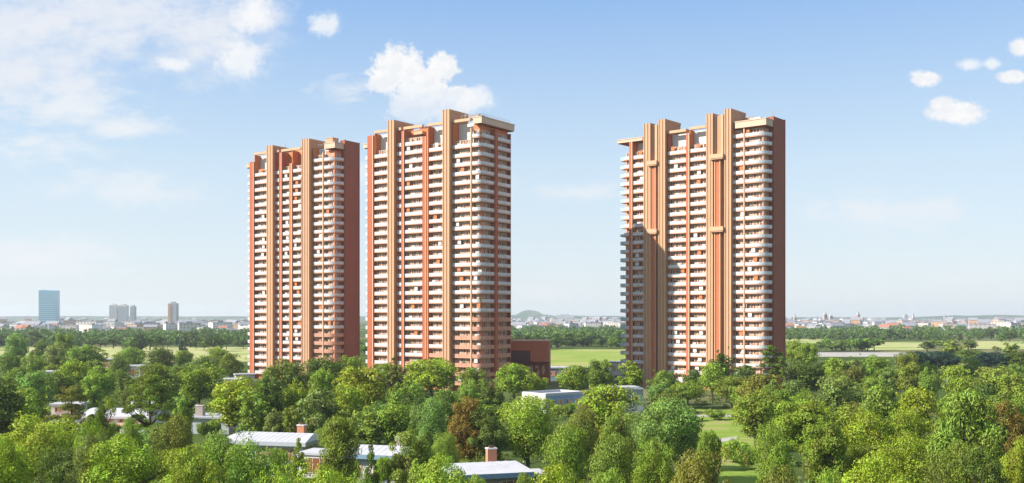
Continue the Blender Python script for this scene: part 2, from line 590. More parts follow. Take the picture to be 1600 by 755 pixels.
class Frame:
    """a tower's own axes: x along the balcony front, y inwards, z up"""
    def __init__(self, p0, p1):
        self.p0, self.p1 = Vector(p0), Vector(p1)
        d = self.p1 - self.p0
        self.L = d.length
        self.e = d.normalized()
        self.m = Vector((-self.e.y, self.e.x))
        self.rz = math.atan2(self.e.y, self.e.x)

    def s(self, px, n=0.0):
        k = (px - 800.0) / 1600.0
        e, m, p = self.e, self.m, self.p0
        return (k * (p.y + n * m.y) - p.x - n * m.x) / (e.x - k * e.y)

    def depth(self, s, n=0.0):
        return self.p0.y + s * self.e.y + n * self.m.y


def window_meshes(name, x0, x1, y, zh=2.75, side=False):
    """frame with mullions, and the pane behind; along x at depth y (side: along y at x)"""
    fr, pa = MB(), MB()

    def bx(mb, a, b, c, d, z0, z1):
        if side:
            mb.box(c, d, a, b, z0, z1)
        else:
            mb.box(a, b, c, d, z0, z1)
    w = x1 - x0
    o = 1 if side else -1
    f0, f1 = (y, y + 0.16) if side else (y - 0.16, y)
    g0, g1 = (y, y + 0.06) if side else (y - 0.06, y)
    n = max(2, int(round(w / 1.25)))
    bx(fr, x0, x1, f0, f1, zh - 0.14, zh)
    bx(fr, x0, x1, f0, f1, 0.02, 0.14)
    for k in range(n + 1):
        c = x0 + 0.07 + (w - 0.14) * k / n
        hw = 0.15 if k % 2 == 0 else 0.09
        bx(fr, max(x0, c - hw), min(x1, c + hw), f0, f1, 0.14, zh - 0.14)
    bx(pa, x0 + 0.05, x1 - 0.05, g0, g1, 0.1, zh - 0.1)
    return fr.mesh(name, M['frame']), pa.mesh('pane', M['pane'])


class Stack:
    """one vertical run of balconies: meshes for a single floor plus the floors it has"""
    def __init__(self, slab, rail, windows, floors, low_rail=None, low=-1):
        self.slab, self.rail, self.windows, self.floors = slab, rail, windows, floors
        self.low_rail, self.low = low_rail, low


def add_mesh_to(mb, me, dz, mi):
    o = len(mb.v)
    for v in me.vertices:
        mb.v.append((v.co.x, v.co.y, v.co.z + dz))
    for p in me.polygons:
        mb.f.append(tuple(i + o for i in p.vertices))
        mb.m.append(mi)


def clutter(b, slab, rg):
    """what people keep on a balcony: planters, blinds, a drying rack"""
    xs = [v.co.x for v in slab.vertices]
    x0, x1 = min(xs), max(xs)
    if x1 - x0 < 2.0:
        return
    k = rg.random()
    x = rg.uniform(x0 + 0.7, x1 - 1.6 - (2.4 if x1 - x0 > 8 else 0))
    if k < 0.34:
        link_mesh('planter', CLUT['planter'], b, (x, 0.3, 0.0))
    elif k < 0.60:
        link_mesh('sun_blind', CLUT['blind'] if rg.random() < 0.6 else CLUT['blind_warm'], b, (x, 0.30, 0.0))
    elif k < 0.80:
        link_mesh('drying_rack', CLUT['rack'], b, (x, 0.6, 0.0))


def clutter_meshes():
    mb = MB()
    mb.box(0, 1.3, 0, 0.4, 0, 0.5)
    g = random.Random(4)
    for i in range(46):
        p = Vector((g.uniform(0, 1.3), g.uniform(0, 0.4), g.uniform(0.5, 1.75)))
        a = Vector((g.uniform(-1, 1), g.uniform(-1, 1), g.uniform(-1, 1))) * 0.22
        c = Vector((g.uniform(-1, 1), g.uniform(-1, 1), g.uniform(-1, 1))) * 0.22
        mb.face_set([p - a, p - c, p + a, p + c], [(0, 1, 2, 3)], 1)
    CLUT['planter'] = mb.mesh('planter', [M['brown'], M['plant']])
    for nm, mat in (('blind', 'white'), ('blind_warm', 'orange')):
        mb = MB()
        mb.box(0, 1.5, 0, 0.04, 1.35, 2.85)
        mb.box(-0.03, 1.53, -0.05, 0.09, 2.85, 2.92)
        CLUT[nm] = mb.mesh('sun_blind', M[mat])
    mb = MB()
    for q in range(4):
        mb.box(0.1 + 0.35 * q, 0.38 + 0.35 * q, 0, 0.03, 0.75 + 0.1 * (q % 2), 1.72)
    mb.box(0, 1.5, -0.02, 0.05, 1.72, 1.76)
    mb.box(0, 0.04, -0.02, 0.05, 0, 1.72)
    mb.box(1.46, 1.5, -0.02, 0.05, 0, 1.72)
    CLUT['rack'] = mb.mesh('drying_rack', M['white'])


CLUT = {}
M['plant'] = painted('plant_leaves', (0.08, 0.16, 0.035), 0.8, 0.3, 2.0)
clutter_meshes()
CRG = random.Random(8)


def put_stacks(root, stacks):
    """the first 100 balconies and windows as parts of their own, the rest as one part each"""
    nb = nw = 0
    rest_b, rest_w = MB(), MB()
    for st in stacks:
        for k in st.floors:
            z = Z0 + FH * k
            rail = st.low_rail if (st.low_rail is not None and k <= st.low) else st.rail
            if nb < 100:
                b = link_mesh('balcony', st.slab, root, (0, 0, z))
                link_mesh('balustrade', rail, b)
                clutter(b, st.slab, CRG)
                nb += 1
            else:
                add_mesh_to(rest_b, st.slab, z, 0)
                add_mesh_to(rest_b, rail, z, 2 if rail.materials[0] == M['rose'] else (3 if rail.materials[0] == M['teal_glass'] else 1))
            for (fr, pa) in st.windows:
                if nw < 100:
                    w = link_mesh('window', fr, root, (0, 0, z))
                    link_mesh('pane', pa, w)
                    nw += 1
                else:
                    add_mesh_to(rest_w, fr, z, 0)
                    add_mesh_to(rest_w, pa, z, 1)
    if rest_b.v:
        o = rest_b.build('balcony', [M['slab'], M['frost'], M['rose'], M['teal_glass']], root)
        tag(o, kind='stuff')
    if rest_w.v:
        o = rest_w.build('window', [M['frame'], M['pane']], root)
        tag(o, kind='stuff')


WN = 1.25  # depth of a balcony
LW = 1.5   # depth of the balconies round the corner


def bay(F, pxa, pxb, top, low=-1, n_front=0.0, wall_n=WN):
    sa, sb = F.s(pxa, n_front), F.s(pxb, n_front)
    sl = MB()
    sl.box(sa, sb, n_front - 0.10, wall_n - 0.003, -0.38, 0.0)
    rl, lr = MB(), MB()
    for m_, mat in ((rl, M['frost']), (lr, M['rose'])):
        m_.box(sa + 0.02, sb - 0.02, n_front - 0.06, n_front + 0.06, 0.003, 1.1)
    win = window_meshes('window', sa + 0.25, sb - 0.25, wall_n)
    return Stack(sl.mesh('balcony', M['slab']), rl.mesh('balustrade', M['frost']), [win], range(top, -1, -1),
                 lr.mesh('balustrade', M['rose']), low)


def arc(cx, cy, r, a0, a1, n):
    return [(cx + r * math.cos(R(a0 + (a1 - a0) * i / n)), cy + r * math.sin(R(a0 + (a1 - a0) * i / n))) for i in range(n + 1)]


def corner_stack(F, pxa, top, r, n_end, low=-1, right_run=False, fin_n=None):
    """balconies that turn the right-hand corner of the tower"""
    sa, L = F.s(pxa), F.L
    path = [(sa, 0.0)] + arc(L - r, r, r, -90, 0, 8)
    if right_run:
        path.append((L, n_end))
    inner = [(L - LW, path[-1][1]), (L - LW, WN + 0.003), (sa, WN - 0.003)]
    sl = MB()
    sl.prism(path + inner, -0.38, 0.0)
    rl, lr = MB(), MB()
    out = [(sa + 0.02, -0.06)] + arc(L - r, r, r + 0.06, -90, 0, 8) + ([(L + 0.06, n_end)] if right_run else [])
    for m_ in (rl, lr):
        m_.band(out, 0.12, 0.003, 1.1)
    wins = [window_meshes('window', sa + 0.3, L - LW - 0.4, WN)]
    if right_run:
        wins.append(window_meshes('window', 2.2, n_end - 0.4, L - LW, side=True))
    elif r > 3.5:
        wins.append(window_meshes('window', 2.0, r - 0.2, L - LW, side=True))
    return Stack(sl.mesh('balcony', M['slab']), rl.mesh('balustrade', M['frost']), wins, range(top, -1, -1),
                 lr.mesh('balustrade', M['rose']), low)


def left_stack(F, top, glass, out=2.0):
    """balconies standing out from the left end of the tower"""
    sl = MB()
    sl.box(-out, -0.003, 1.2, 8.0, -0.28, 0.0)
    rl = MB()
    rl.band([(-0.01, 1.14), (-out - 0.05, 1.14), (-out - 0.05, 8.0)][::-1], 0.10, -0.1, 1.2)
    fr, pa = window_meshes('window', 2.0, 7.5, 0.0, side=True)
    return Stack(sl.mesh('balcony', M['frost']), rl.mesh('balustrade', glass), [], range(top, -1, -1))


def ribbed_pillar(F, root, pxa, pxb, n0, n1, z1, ribs=2, mat='tan', deep_to=None):
    sa, sb = F.s(pxa, n0), F.s(pxb, n0)
    mb = MB()
    mb.box(sa, sb, n0, n1, 0, z1)
    w = sb - sa
    for k in range(ribs + 1):
        c = sa + w * k / ribs
        a, b = max(sa - 0.10, c - 0.22), min(sb + 0.10, c + 0.22)
        mb.box(a, b, n0 - 0.2, n0 + 0.25, 0.0, z1 + 0.25, 1)
    mb.box(sa - 0.12, sb + 0.12, n0 + 0.253, n1 + 0.1, z1 - 0.9, z1 + 0.2, 0)
    mb.build('pillar', [M[mat], M['tan_brown_light' if mat == 'tan_brown' else 'tan_light']], root)
    return sa, sb


def fin(F, root, pxa, pxb, z1, mat='red', n0=-0.35, n1=2.6, edge=True, name='fin', z0=0.0):
    sa, sb = F.s(pxa, n0), F.s(pxb, n0)
    mb = MB()
    mb.box(sa, sb, n0, n1, z0, z1)
    if edge:
        mb.box(sb - 0.34, sb + 0.06, n0 - 0.18, n0 + 0.3, z0, z1 + 0.003, 1)
    mb.build(name, [M[mat], M['tan_light']], root)
    return sa, sb


def crown(F, root, pxa, pxb, zb, zt, depth=3.2, side='orange', back='white', beam=True, n0=-0.2):
    """open roof-level loggia: side panel, back panel and a beam across the front"""
    sa, sb = F.s(pxa), F.s(pxb)
    mb = MB()
    mb.box(sa + 0.003, sa + 0.35, n0 + 0.2, depth, zb, zt)
    mb.build('crown_side_panel', M[side], root)
    mb = MB()
    mb.box(sa + 0.353, sb - 0.003, depth, depth + 0.4, zb, zt - 0.2)
    mb.build('crown_back_panel', M[back], root)
    if beam:
        mb = MB()
        mb.box(sa + 0.003, sb - 0.003, n0, n0 + 1.1, zt, zt + 1.0)
        mb.build('roof_beam', M['tan_light'], root)


def tower(label, p0, p1, depth, top, zt):
    F = Frame(p0, p1)
    root = empty('apartment_tower', (p0[0], p0[1], 0), F.rz)
    tag(root, label, 'apartment tower', 'terracotta apartment towers above the trees')
    zb = Z0 + FH * top
    L = F.L
    w = MB()
    w.box(0.0, L - LW, WN, depth, 0, zb + 0.1)
    w.box(-0.05, L - LW + 0.1, WN - 0.1, depth + 0.1, 0, 0.8, 0)
    w.build('wall', M['recess'], root)
    c = MB()
    c.box(0.3, L - LW - 0.02, 4.7, depth - 0.3, zb + 0.1, zt - 0.2)
    c.build('upper_wall', M['recess'], root)
    rf = MB()
    rf.box(0.2, L - LW, 4.6, depth - 0.1, zt - 0.2, zt + 0.25)
    rf.build('roof', M['tan_light'], root)
    return F, root, zb


def roof_kit(F, root, items):
    for (s0, s1, n0, n1, z0, z1, mat, name) in items:
        mb = MB()
        mb.box(s0, s1, n0, n1, z0, z1)
        if name == 'roof_plant':
            for k in range(int((s1 - s0) / 0.9)):
                x = s0 + 0.3 + k * 0.9
                mb.box(x, x + 0.45, n0 - 0.06, n0 + 0.1, z0 + 0.3, z1 - 0.3)
            mb.box(s0 - 0.15, s1 + 0.15, n0 - 0.15, n1 + 0.15, z1, z1 + 0.2)
        mb.build(name, M[mat], root)


def mast(root, s, n, z0, z1):
    mb = MB()
    mb.tube([(s, n, z0), (s, n, z0 + (z1 - z0) * 0.6), (s, n, z1)], [0.14, 0.09, 0.05], 6)
    mb.box(s - 0.7, s + 0.7, n - 0.05, n + 0.05, z0 + (z1 - z0) * 0.7, z0 + (z1 - z0) * 0.7 + 0.1)
    mb.box(s - 0.45, s + 0.45, n - 0.05, n + 0.05, z0 + (z1 - z0) * 0.85, z0 + (z1 - z0) * 0.85 + 0.1)
    mb.build('mast', M['metal'], root)


def railing(root, pts, z, h=1.0):
    mb = MB()
    for i in range(len(pts) - 1):
        a, b = Vector(pts[i]), Vector(pts[i + 1])
        n = max(2, int((b - a).length / 1.5))
        for k in range(n + 1):
            q = a.lerp(b, k / n)
            mb.box(q.x - 0.04, q.x + 0.04, q.y - 0.04, q.y + 0.04, z, z + h)
        mb.tube([(a.x, a.y, z + h), (b.x, b.y, z + h)], [0.05, 0.05], 4)
        mb.tube([(a.x, a.y, z + h * 0.5), (b.x, b.y, z + h * 0.5)], [0.03, 0.03], 4)
    mb.build('roof_railing', M['metal'], root)


def cornice(F, root, s0, s1, n0, n1, z0, z1, mat='cream', slope=0.0):
    mb = MB()
    mb.box(s0, s1, n0, n1, z0, z1)
    mb.box(s0 - 0.15, s1 + 0.15, n0 - 0.15, n1 + 0.15, z1, z1 + 0.3)
    mb.box(s0 + 0.3, s1 - 0.3, n0 + 0.3, n1 - 0.3, z0 - 0.25, z0, 1)
    mb.build('cornice', [M[mat], M['brown']], root)


# ---- middle tower (second from the left)
F, T, ZB = tower('terracotta apartment tower, the middle of the three, without a blank brown end wall', (-56.0, 397.0), (-11.0, 366.0), 19.0, 26, 97.6)
L = F.L
stacks = [corner_stack(F, 736, 27, 2.4, 18.5, 7, True), bay(F, 707, 735, 26, 5), bay(F, 631, 660, 27, 2), bay(F, 669, 692, 26, 3),
          bay(F, 585, 606, 26), bay(F, 620.5, 627, 27), left_stack(F, 26, M['frost'])]
put_stacks(T, stacks)
fin(F, T, 574, 583, 97.0, 'red')
fin(F, T, 627, 631, 97.0, 'red')
fin(F, T, 660, 665.5, 94.0, 'red')
fin(F, T, 666.5, 669, 97.0, 'orange', edge=False)
ribbed_pillar(F, T, 606, 615.5, -1.5, 10.0, 101.3, 2)
ribbed_pillar(F, T, 692, 702, -1.5, 10.0, 102.3, 2)
fin(F, T, 734.7, 736.4, 94.8, 'tan_light', -0.3, 0.6, False, 'column')
crown(F, T, 585, 606, ZB + 0.1, 97.6)
crown(F, T, 631, 660, ZB + 3.4, 97.6, 3.2, 'orange', 'orange')
crown(F, T, 669, 692, ZB + 0.1, 97.6, 3.2, 'red', 'white')
crown(F, T, 707, 735, ZB + 0.1, 97.6, 3.4, 'orange', 'white')
crown(F, T, 620.5, 627, ZB + 3.4, 97.6, 3.2, 'terracotta', 'white')
mb = MB()
mb.box(F.s(737), L - LW, WN, 18.6, ZB + 0.1, 96.2)
mb.build('corner_wall', M['recess'], T)
cornice(F, T, F.s(741), L + 0.7, -0.7, 20.0, 96.2, 98.4)
cornice(F, T, -2.3, 1.2, 0.2, 9.0, 92.6, 94.0)
sx = L + 0.5
mb = MB()
mb.box(L - 2.1, L + 0.55, 8.0, 9.6, 0, 95.1)
mb.build('fin', M['red'], T)
mb = MB()
mb.box(L - 2.2, L - 0.2, 18.5, 19.0, 0, 95.1)
mb.build('end_wall', M['brown'], T)
mb = MB()
mb.box(F.s(645), F.s(658), 0.6, 4.1, 95.3, 96.4)
mb.build('penthouse_canopy', M['tan_light'], T)
roof_kit(F, T, [(L - 8, L - 3.5, 3, 7, 98.9, 100.1, 'metal', 'roof_plant'), (F.s(640), F.s(650), 6, 12, 97.85, 98.9, 'brown', 'roof_plant'),
                (L - 3.0, L - 1.0, 9, 15, 98.9, 99.3, 'white', 'skylight')])
railing(T, [(L - 9, 0.2), (L - 1.0, 0.2), (L - 0.2, 4.0), (L - 0.2, 18)], 98.9)
mast(T, L - 10.0, 4.0, 97.9, 101.6)

# ---- left tower
F, T, ZB = tower('terracotta apartment tower, leftmost and lowest looking of the three, blank brown end wall', (-114.8, 448.0), (-72.4, 420.0), 14.0, 26, 97.4)
L = F.L
stacks = [corner_stack(F, 489, 27, 5.0, 5.0, 5), bay(F, 456.3, 470, 26), bay(F, 440, 452, 26), bay(F, 397.5, 417, 26), bay(F, 430.3, 436, 26), left_stack(F, 26, M['frost'], 2.4)]
put_stacks(T, stacks)
fin(F, T, 390, 396.5, 94.6, 'red')
fin(F, T, 436, 440, 97.0, 'red')
fin(F, T, 452, 456.3, 92.0, 'orange')
ribbed_pillar(F, T, 417, 426, -1.5, 10.0, 100.2, 2)
ribbed_pillar(F, T, 472, 483, -1.5, 10.0, 101.0, 3)
fin(F, T, 503.5, 505, 95.0, 'tan_light', -0.3, 0.6, False, 'column')
crown(F, T, 397.5, 417, ZB + 0.1, 97.4)
crown(F, T, 440, 456, ZB + 0.1, 97.4, 3.6, 'orange', 'orange')
crown(F, T, 456.3, 470, ZB + 0.1, 97.4, 3.6, 'orange', 'orange')
crown(F, T, 430.3, 436, ZB + 0.1, 97.4, 3.6, 'terracotta', 'orange')
crown(F, T, 489, 505, ZB + 0.1, 97.4, 3.2, 'orange', 'white', False)
mb = MB()
mb.box(F.s(506), L - LW, WN, 13.0, ZB + 0.1, 95.6)
mb.build('corner_wall', M['recess'], T)
cornice(F, T, F.s(508), L + 0.1, -0.5, 4.8, 96.3, 98.4)
cornice(F, T, -2.6, 0.8, 0.2, 9.0, 92.4, 93.6)
mb = MB()
mb.box(L - 2.0, L + 0.35, 5.1, 14.1, 0, 100.2)
mb.box(L + 0.05, L + 0.5, 5.05, 5.5, 0, 100.35)
mb.box(L + 0.05, L + 0.5, 13.8, 14.2, 0, 100.35)
mb.build('end_wall', M['brown'], T)
roof_kit(F, T, [(L - 7.0, L - 3.0, 1.5, 5.0, 98.7, 100.9, 'tan_light', 'roof_plant'), (F.s(445), F.s(460), 6, 12, 97.65, 98.7, 'tan', 'roof_plant')])
railing(T, [(F.s(490), 1.0), (F.s(505), 1.0), (F.s(505), 10)], 97.65)
mast(T, F.s(425), 8.0, 100.2, 102.6)

# ---- right tower
F, T, ZB = tower('terracotta apartment tower standing alone on the right, two tan shafts and brown end wall', (43.75, 400.0), (89.9, 362.0), 14.5, 26, 95.4)
L = F.L
stacks = [corner_stack(F, 1145, 27, 4.6, 5.0), bay(F, 1077.5, 1103, 26), bay(F, 1043.5, 1072, 26), bay(F, 988.5, 1005.5, 26), bay(F, 975.5, 983, 26),
          left_stack(F, 26, M['teal_glass'], 2.4)]
put_stacks(T, stacks)
fin(F, T, 983, 988, 95.2, 'terracotta')
fin(F, T, 1072, 1077, 95.3, 'terracotta')
for (a, b, c, d, zt_, caps) in ((1006, 1016, 1029, 1039, 101.2, (85.4, 59.4)), (1104, 1113.5, 1132.5, 1142, 101.6, (85.2, 58.8))):
    ribbed_pillar(F, T, a, b, -1.5, 10.0, zt_ - 0.5, 2, 'tan_brown')
    ribbed_pillar(F, T, c, d, -1.5, 10.0, zt_ + 0.3, 2, 'tan_brown')
    s0, s1 = F.s(b, -0.4), F.s(c, -0.4)
    mb = MB()
    mb.box(s0 + 0.15, s1 - 0.15, -0.2, 9.0, 0, zt_ - 1.2)
    sm = (s0 + s1) / 2
    mb.box(s0 + 0.5, s0 + 1.4, -0.7, -0.2, caps[0], zt_ - 1.0, 1)
    mb.box(s1 - 1.4, s1 - 0.5, -0.7, -0.2, caps[0], zt_ - 1.0, 1)
    mb.build('shaft_wall', [M['tan_brown'], M['tan_brown_light']], T)
    mb = MB()
    mb.box(sm - 1.0, sm + 1.0, -1.3, -0.2, 0, caps[0] - 0.6)
    mb.box(sm - 1.25, sm - 0.8, -1.55, -0.2, 0, caps[0] - 0.6, 1)
    mb.box(sm + 0.8, sm + 1.25, -1.55, -0.2, 0, caps[0] - 0.6, 1)
    mb.build('inner_shaft', [M['terracotta'], M['tan']], T)
    for zc in caps:
        mb = MB()
        mb.box(s0 - 0.25, s1 + 0.35, -2.6, -0.3, zc - 0.6, zc + 0.9)
        mb.box(s0 - 0.05, s1 + 0.15, -2.4, -0.3, zc - 1.0, zc - 0.6)
        mb.build('shaft_cap', M['tan_light'], T)
fin(F, T, 1161.3, 1163.2, 95.0, 'tan_light', -0.3, 0.6, False, 'column')
crown(F, T, 988.5, 1005.5, ZB + 0.1, 94.8, 3.0, 'orange', 'white')
crown(F, T, 1043.5, 1072, ZB + 0.1, 96.2, 2.8, 'red', 'white')
crown(F, T, 1077.5, 1103, ZB + 0.1, 96.6, 2.8, 'orange', 'white')
crown(F, T, 1145, 1161, ZB + 0.1, 94.6, 3.2, 'orange', 'white', False)
mb = MB()
mb.box(F.s(1163), L - LW, WN, 13.0, ZB + 0.1, 95.2)
mb.build('corner_wall', M['recess'], T)
cornice(F, T, F.s(1150), L + 0.25, -0.7, 4.8, 94.8, 97.0)
cornice(F, T, -2.8, F.s(1005), -0.5, 9.0, 94.9, 96.0)
mb = MB()
mb.box(L - 2.0, L + 0.35, 5.1, 14.6, 0, 98.6)
mb.box(L + 0.05, L + 0.5, 5.05, 5.5, 0, 98.75)
mb.box(L + 0.05, L + 0.5, 14.3, 14.7, 0, 98.75)
mb.build('end_wall', M['brown'], T)
roof_kit(F, T, [(F.s(1150), F.s(1162), 7, 13, 95.65, 99.6, 'tan', 'roof_plant'), (F.s(1040), F.s(1055), 8, 14, 95.65, 98.6, 'tan', 'roof_plant'),
                (L - 7.0, L - 3.0, 1.5, 4.5, 97.3, 98.3, 'white', 'skylight')])
mast(T, L - 0.6, 6.5, 98.6, 101.4)
mast(T, F.s(985), 4.0, 96.3, 98.8)

# ---- red wing beside the middle tower
A = empty('annex_building', (wx(828, 402), 404.0, 0), R(-6))
tag(A, 'low terracotta cube building with a dark recessed corner beside the middle tower', 'building')
mb = MB()
mb.box(-7.5, 7.4, 0.0, 12.0, 9.2, 17.3)
mb.box(-7.5, 7.4, 3.0, 12.0, 0.0, 9.2, 1)
mb.build('wall', [M['terracotta'], M['brown']], A)
mb = MB()
mb.box(-7.52, 0.2, -0.12, 0.0, 8.6, 13.6)
mb.box(-7.52, 0.2, 0.0, 3.0, 8.6, 9.197)
mb.build('dark_panel', M['dark_brown'], A)
mb = MB()
mb.box(-7.7, 7.6, -0.15, 12.2, 17.3, 17.7)
mb.build('roof', M['tan_light'], A)
mb = MB()
for k in range(5):
    mb.box(-6.5 + k * 2.8, -4.6 + k * 2.8, 2.86, 3.0, 4.2, 7.6)
mb.build('window', M['pane'], A)
# ------------------------------------------------------------------ low houses among the trees
def house_root(label, px, d, rz, cat='house', name='flat_roofed_house', group=None):
    o = empty(name, (wx(px, d), d, 0), R(rz))
    tag(o, label, cat, group)
    return o


def window_part(root, x0, x1, y, z0, z1, n=2, side_x=None):
    fr, pa = MB(), MB()
    if side_x is None:
        fr.box(x0, x1, y - 0.10, y, z0, z0 + 0.1)
        fr.box(x0, x1, y - 0.10, y, z1 - 0.1, z1)
        for k in range(n + 1):
            c = x0 + 0.05 + (x1 - x0 - 0.1) * k / n
            fr.box(c - 0.05, c + 0.05, y - 0.10, y, z0 + 0.1, z1 - 0.1)
        pa.box(x0 + 0.04, x1 - 0.04, y - 0.05, y - 0.002, z0 + 0.05, z1 - 0.05)
    else:
        s = -1 if side_x < 0 else 1
        a, b = sorted((side_x, side_x + s * 0.10))
        fr.box(a, b, x0, x1, z0, z0 + 0.1)
        fr.box(a, b, x0, x1, z1 - 0.1, z1)
        for k in range(n + 1):
            c = x0 + 0.05 + (x1 - x0 - 0.1) * k / n
            fr.box(a, b, c - 0.05, c + 0.05, z0 + 0.1, z1 - 0.1)
        a, b = sorted((side_x + s * 0.002, side_x + s * 0.05))
        pa.box(a, b, x0 + 0.04, x1 - 0.04, z0 + 0.05, z1 - 0.05)
    w = fr.build('window', M['frame'], root)
    pa.build('pane', M['pane'], w)


def chimney(parent, x, y, z0, z1, mat, w=0.55, d=0.45):
    mb = MB()
    mb.box(x - w, x + w, y - d, y + d, z0, z1)
    mb.box(x - w - 0.08, x + w + 0.08, y - d - 0.08, y + d + 0.08, z1, z1 + 0.18, 1)
    mb.box(x - w * 0.5, x + w * 0.5, y - d * 0.5, y + d * 0.5, z1 + 0.18, z1 + 0.45, 2)
    mb.build('chimney', [mat, M['white'], M['dark_brown']], parent)


def low_roof(root, x0, x1, y0, y1, z, rise, over, fascia, mat):
    """very low pitched roof with a deep fascia and standing seams; the ridge runs along x"""
    mb = MB()
    a, b, c, d = x0 - over, x1 + over, y0 - over, y1 + over
    ym = (c + d) / 2
    v = [(a, c, z), (b, c, z), (b, d, z), (a, d, z), (a + 1.2, ym, z + rise), (b - 1.2, ym, z + rise),
         (a, c, z - fascia), (b, c, z - fascia), (b, d, z - fascia), (a, d, z - fascia)]
    mb.face_set(v, [(0, 1, 5, 4), (1, 2, 5), (2, 3, 4, 5), (3, 0, 4)], 0)
    mb.face_set(v, [(6, 7, 1, 0), (7, 8, 2, 1), (8, 9, 3, 2), (9, 6, 0, 3), (9, 8, 7, 6)], 1)
    n = int((b - a - 3.0) / 1.1)
    for k in range(1, n):
        x = a + 1.5 + (b - a - 3.0) * k / n
        mb.tube([(x, c + 0.05, z + 0.02), (x, ym, z + rise + 0.02)], [0.015, 0.015], 4, 0)
        mb.tube([(x, d - 0.05, z + 0.02), (x, ym, z + rise + 0.02)], [0.015, 0.015], 4, 0)
    return mb.build('roof', [mat, M[fascia_name[0]]], root)


fascia_name = ['blue_wall']


def bungalow(label, px, d, rz, w, dp, h, rise=0.7, wall='white', fascia='blue_wall', roof='roof_white', chim=None, wing=None):
    o = house_root(label, px, d, rz)
    mb = MB()
    mb.box(-w / 2, w / 2, 0, dp, 0, h)
    mb.box(-w / 2 - 0.05, w / 2 + 0.05, -0.05, dp + 0.05, 0, 0.35, 1)
    mb.build('wall', [M[wall], M['grey_wall']], o)
    fascia_name[0] = fascia
    rf = low_roof(o, -w / 2, w / 2, 0, dp, h + 0.75, rise, 0.9, 0.72, M[roof])
    if chim:
        chimney(rf, chim[0], chim[1], h + 0.8, h + chim[2], M[chim[3]], 0.7, 0.6)
    k = max(2, int(w / 4.5))
    for i in range(k):
        a = -w / 2 + w * (i + 0.2) / k
        window_part(o, a, a + w * 0.6 / k, 0.0, 0.9, h - 0.45, 3)
    mb = MB()
    mb.box(w * 0.5 - 1.9, w * 0.5 - 0.9, -0.06, 0.0, 0.35, 2.4)
    mb.build('door', M['blue_wall'], o)
    window_part(o, dp * 0.3, dp * 0.7, 0, 0.9, h - 0.5, 3, side_x=-w / 2)
    if wing:
        x0, x1, y0, y1, hz = wing
        mb = MB()
        mb.box(x0, x1, y0, y1, 0, hz)
        mb.box(x0 - 0.25, x1 + 0.25, y0 - 0.25, y1 + 0.25, hz, hz + 0.35, 1)
        mb.build('side_wing', [M[wall], M['roof_white']], o)
        window_part(o, x0 + (x1 - x0) * 0.2, x0 + (x1 - x0) * 0.75, y0, 0.9, hz - 0.4, 3)
    return o


bungalow('white low-pitched house with slim brick chimney, lower left of centre', 412, 186, -14, 15.5, 10.5, 3.7, 1.0,
         'white', 'grey_wall', 'roof_white', (4.4, 6.5, 3.0, 'brick'))
bungalow('white house with a squat grey stone chimney, between two tall olive trees', 574, 166, -16, 10.0, 9.0, 4.0, 0.9,
         'white', 'blue_wall', 'roof_white', (3.3, 6.0, 2.9, 'stone'), (-13.6, -6.2, 2.0, 8.0, 3.9))
bungalow('white roofed house with blue fascia and tall orange brick chimney at the bottom edge', 769, 146, 17, 10.6, 9.5, 4.0, 0.9,
         'stone', 'blue_wall', 'roof_white', (1.9, 7.2, 3.2, 'brick'), (5.9, 9.2, 2.0, 7.0, 3.6))

# long pavilion at the left with a row of posts on its roof
o = house_root('long white pavilion with a curved roof beside the brown parasol-shaped pine', 178, 240, -8)
mb = MB()
mb.box(-7, 8.5, 0, 9, 0, 3.2)
mb.box(-7.5, 9.0, -3.2, 0.003, 0, 1.8)
mb.build('wall', M['white'], o)
mb = MB()
for k in range(9):
    a0, a1 = k / 9, (k + 1) / 9
    y0, y1 = -0.8 + 10.4 * a0, -0.8 + 10.4 * a1
    z0, z1 = 3.7 + 1.5 * math.sin(math.pi * a0), 3.7 + 1.5 * math.sin(math.pi * a1)
    mb.face_set([(-7.8, y0, z0), (9.3, y0, z0), (9.3, y1, z1), (-7.8, y1, z1), (-7.8, y0, 3.2), (9.3, y0, 3.2), (9.3, y1, 3.2), (-7.8, y1, 3.2)],
                [(0, 1, 2, 3), (1, 5, 6, 2), (3, 7, 4, 0), (4, 7, 6, 5)] + ([(0, 4, 5, 1)] if k == 0 else []) + ([(2, 6, 7, 3)] if k == 8 else []))
rf = mb.build('roof', M['roof_white'], o)
mb = MB()
mb.box(-7.8, 9.3, -3.6, -0.9, 1.8, 2.15)
mb.build('porch_roof', M['tan_light'], o)
for k in range(2):
    mb = MB()
    mb.box(1.0 + 5.0 * k, 1.7 + 5.0 * k, 6, 6.7, 4.6, 6.6)
    mb.box(0.9 + 5.0 * k, 1.8 + 5.0 * k, 5.9, 6.8, 6.6, 6.8)
    mb.build('roof_vent', M['white'], rf)
for k in range(4):
    window_part(o, -6.2 + 3.6 * k, -3.6 + 3.6 * k, 0.0, 2.2, 3.1, 2)

# small white cube house further left
o = house_root('small white cube house with a terrace, half hidden at the far left by a pine', 97, 250, 6)
mb = MB()
mb.box(-3.2, 3.6, 2, 8, 0, 5.2)
mb.box(-4.6, 4.4, -1.5, 1.997, 0, 2.6)
mb.build('wall', M['white'], o)
mb = MB()
mb.box(-3.6, 4.0, 1.6, 8.4, 5.2, 5.6)
mb.box(-5.0, 4.8, -1.9, 1.597, 2.6, 2.9, 1)
mb.build('roof', [M['roof_white'], M['tan_light']], o)
window_part(o, -2.4, -0.4, 2.0, 3.4, 4.8, 2)
window_part(o, 0.6, 2.6, 2.0, 3.4, 4.8, 2)

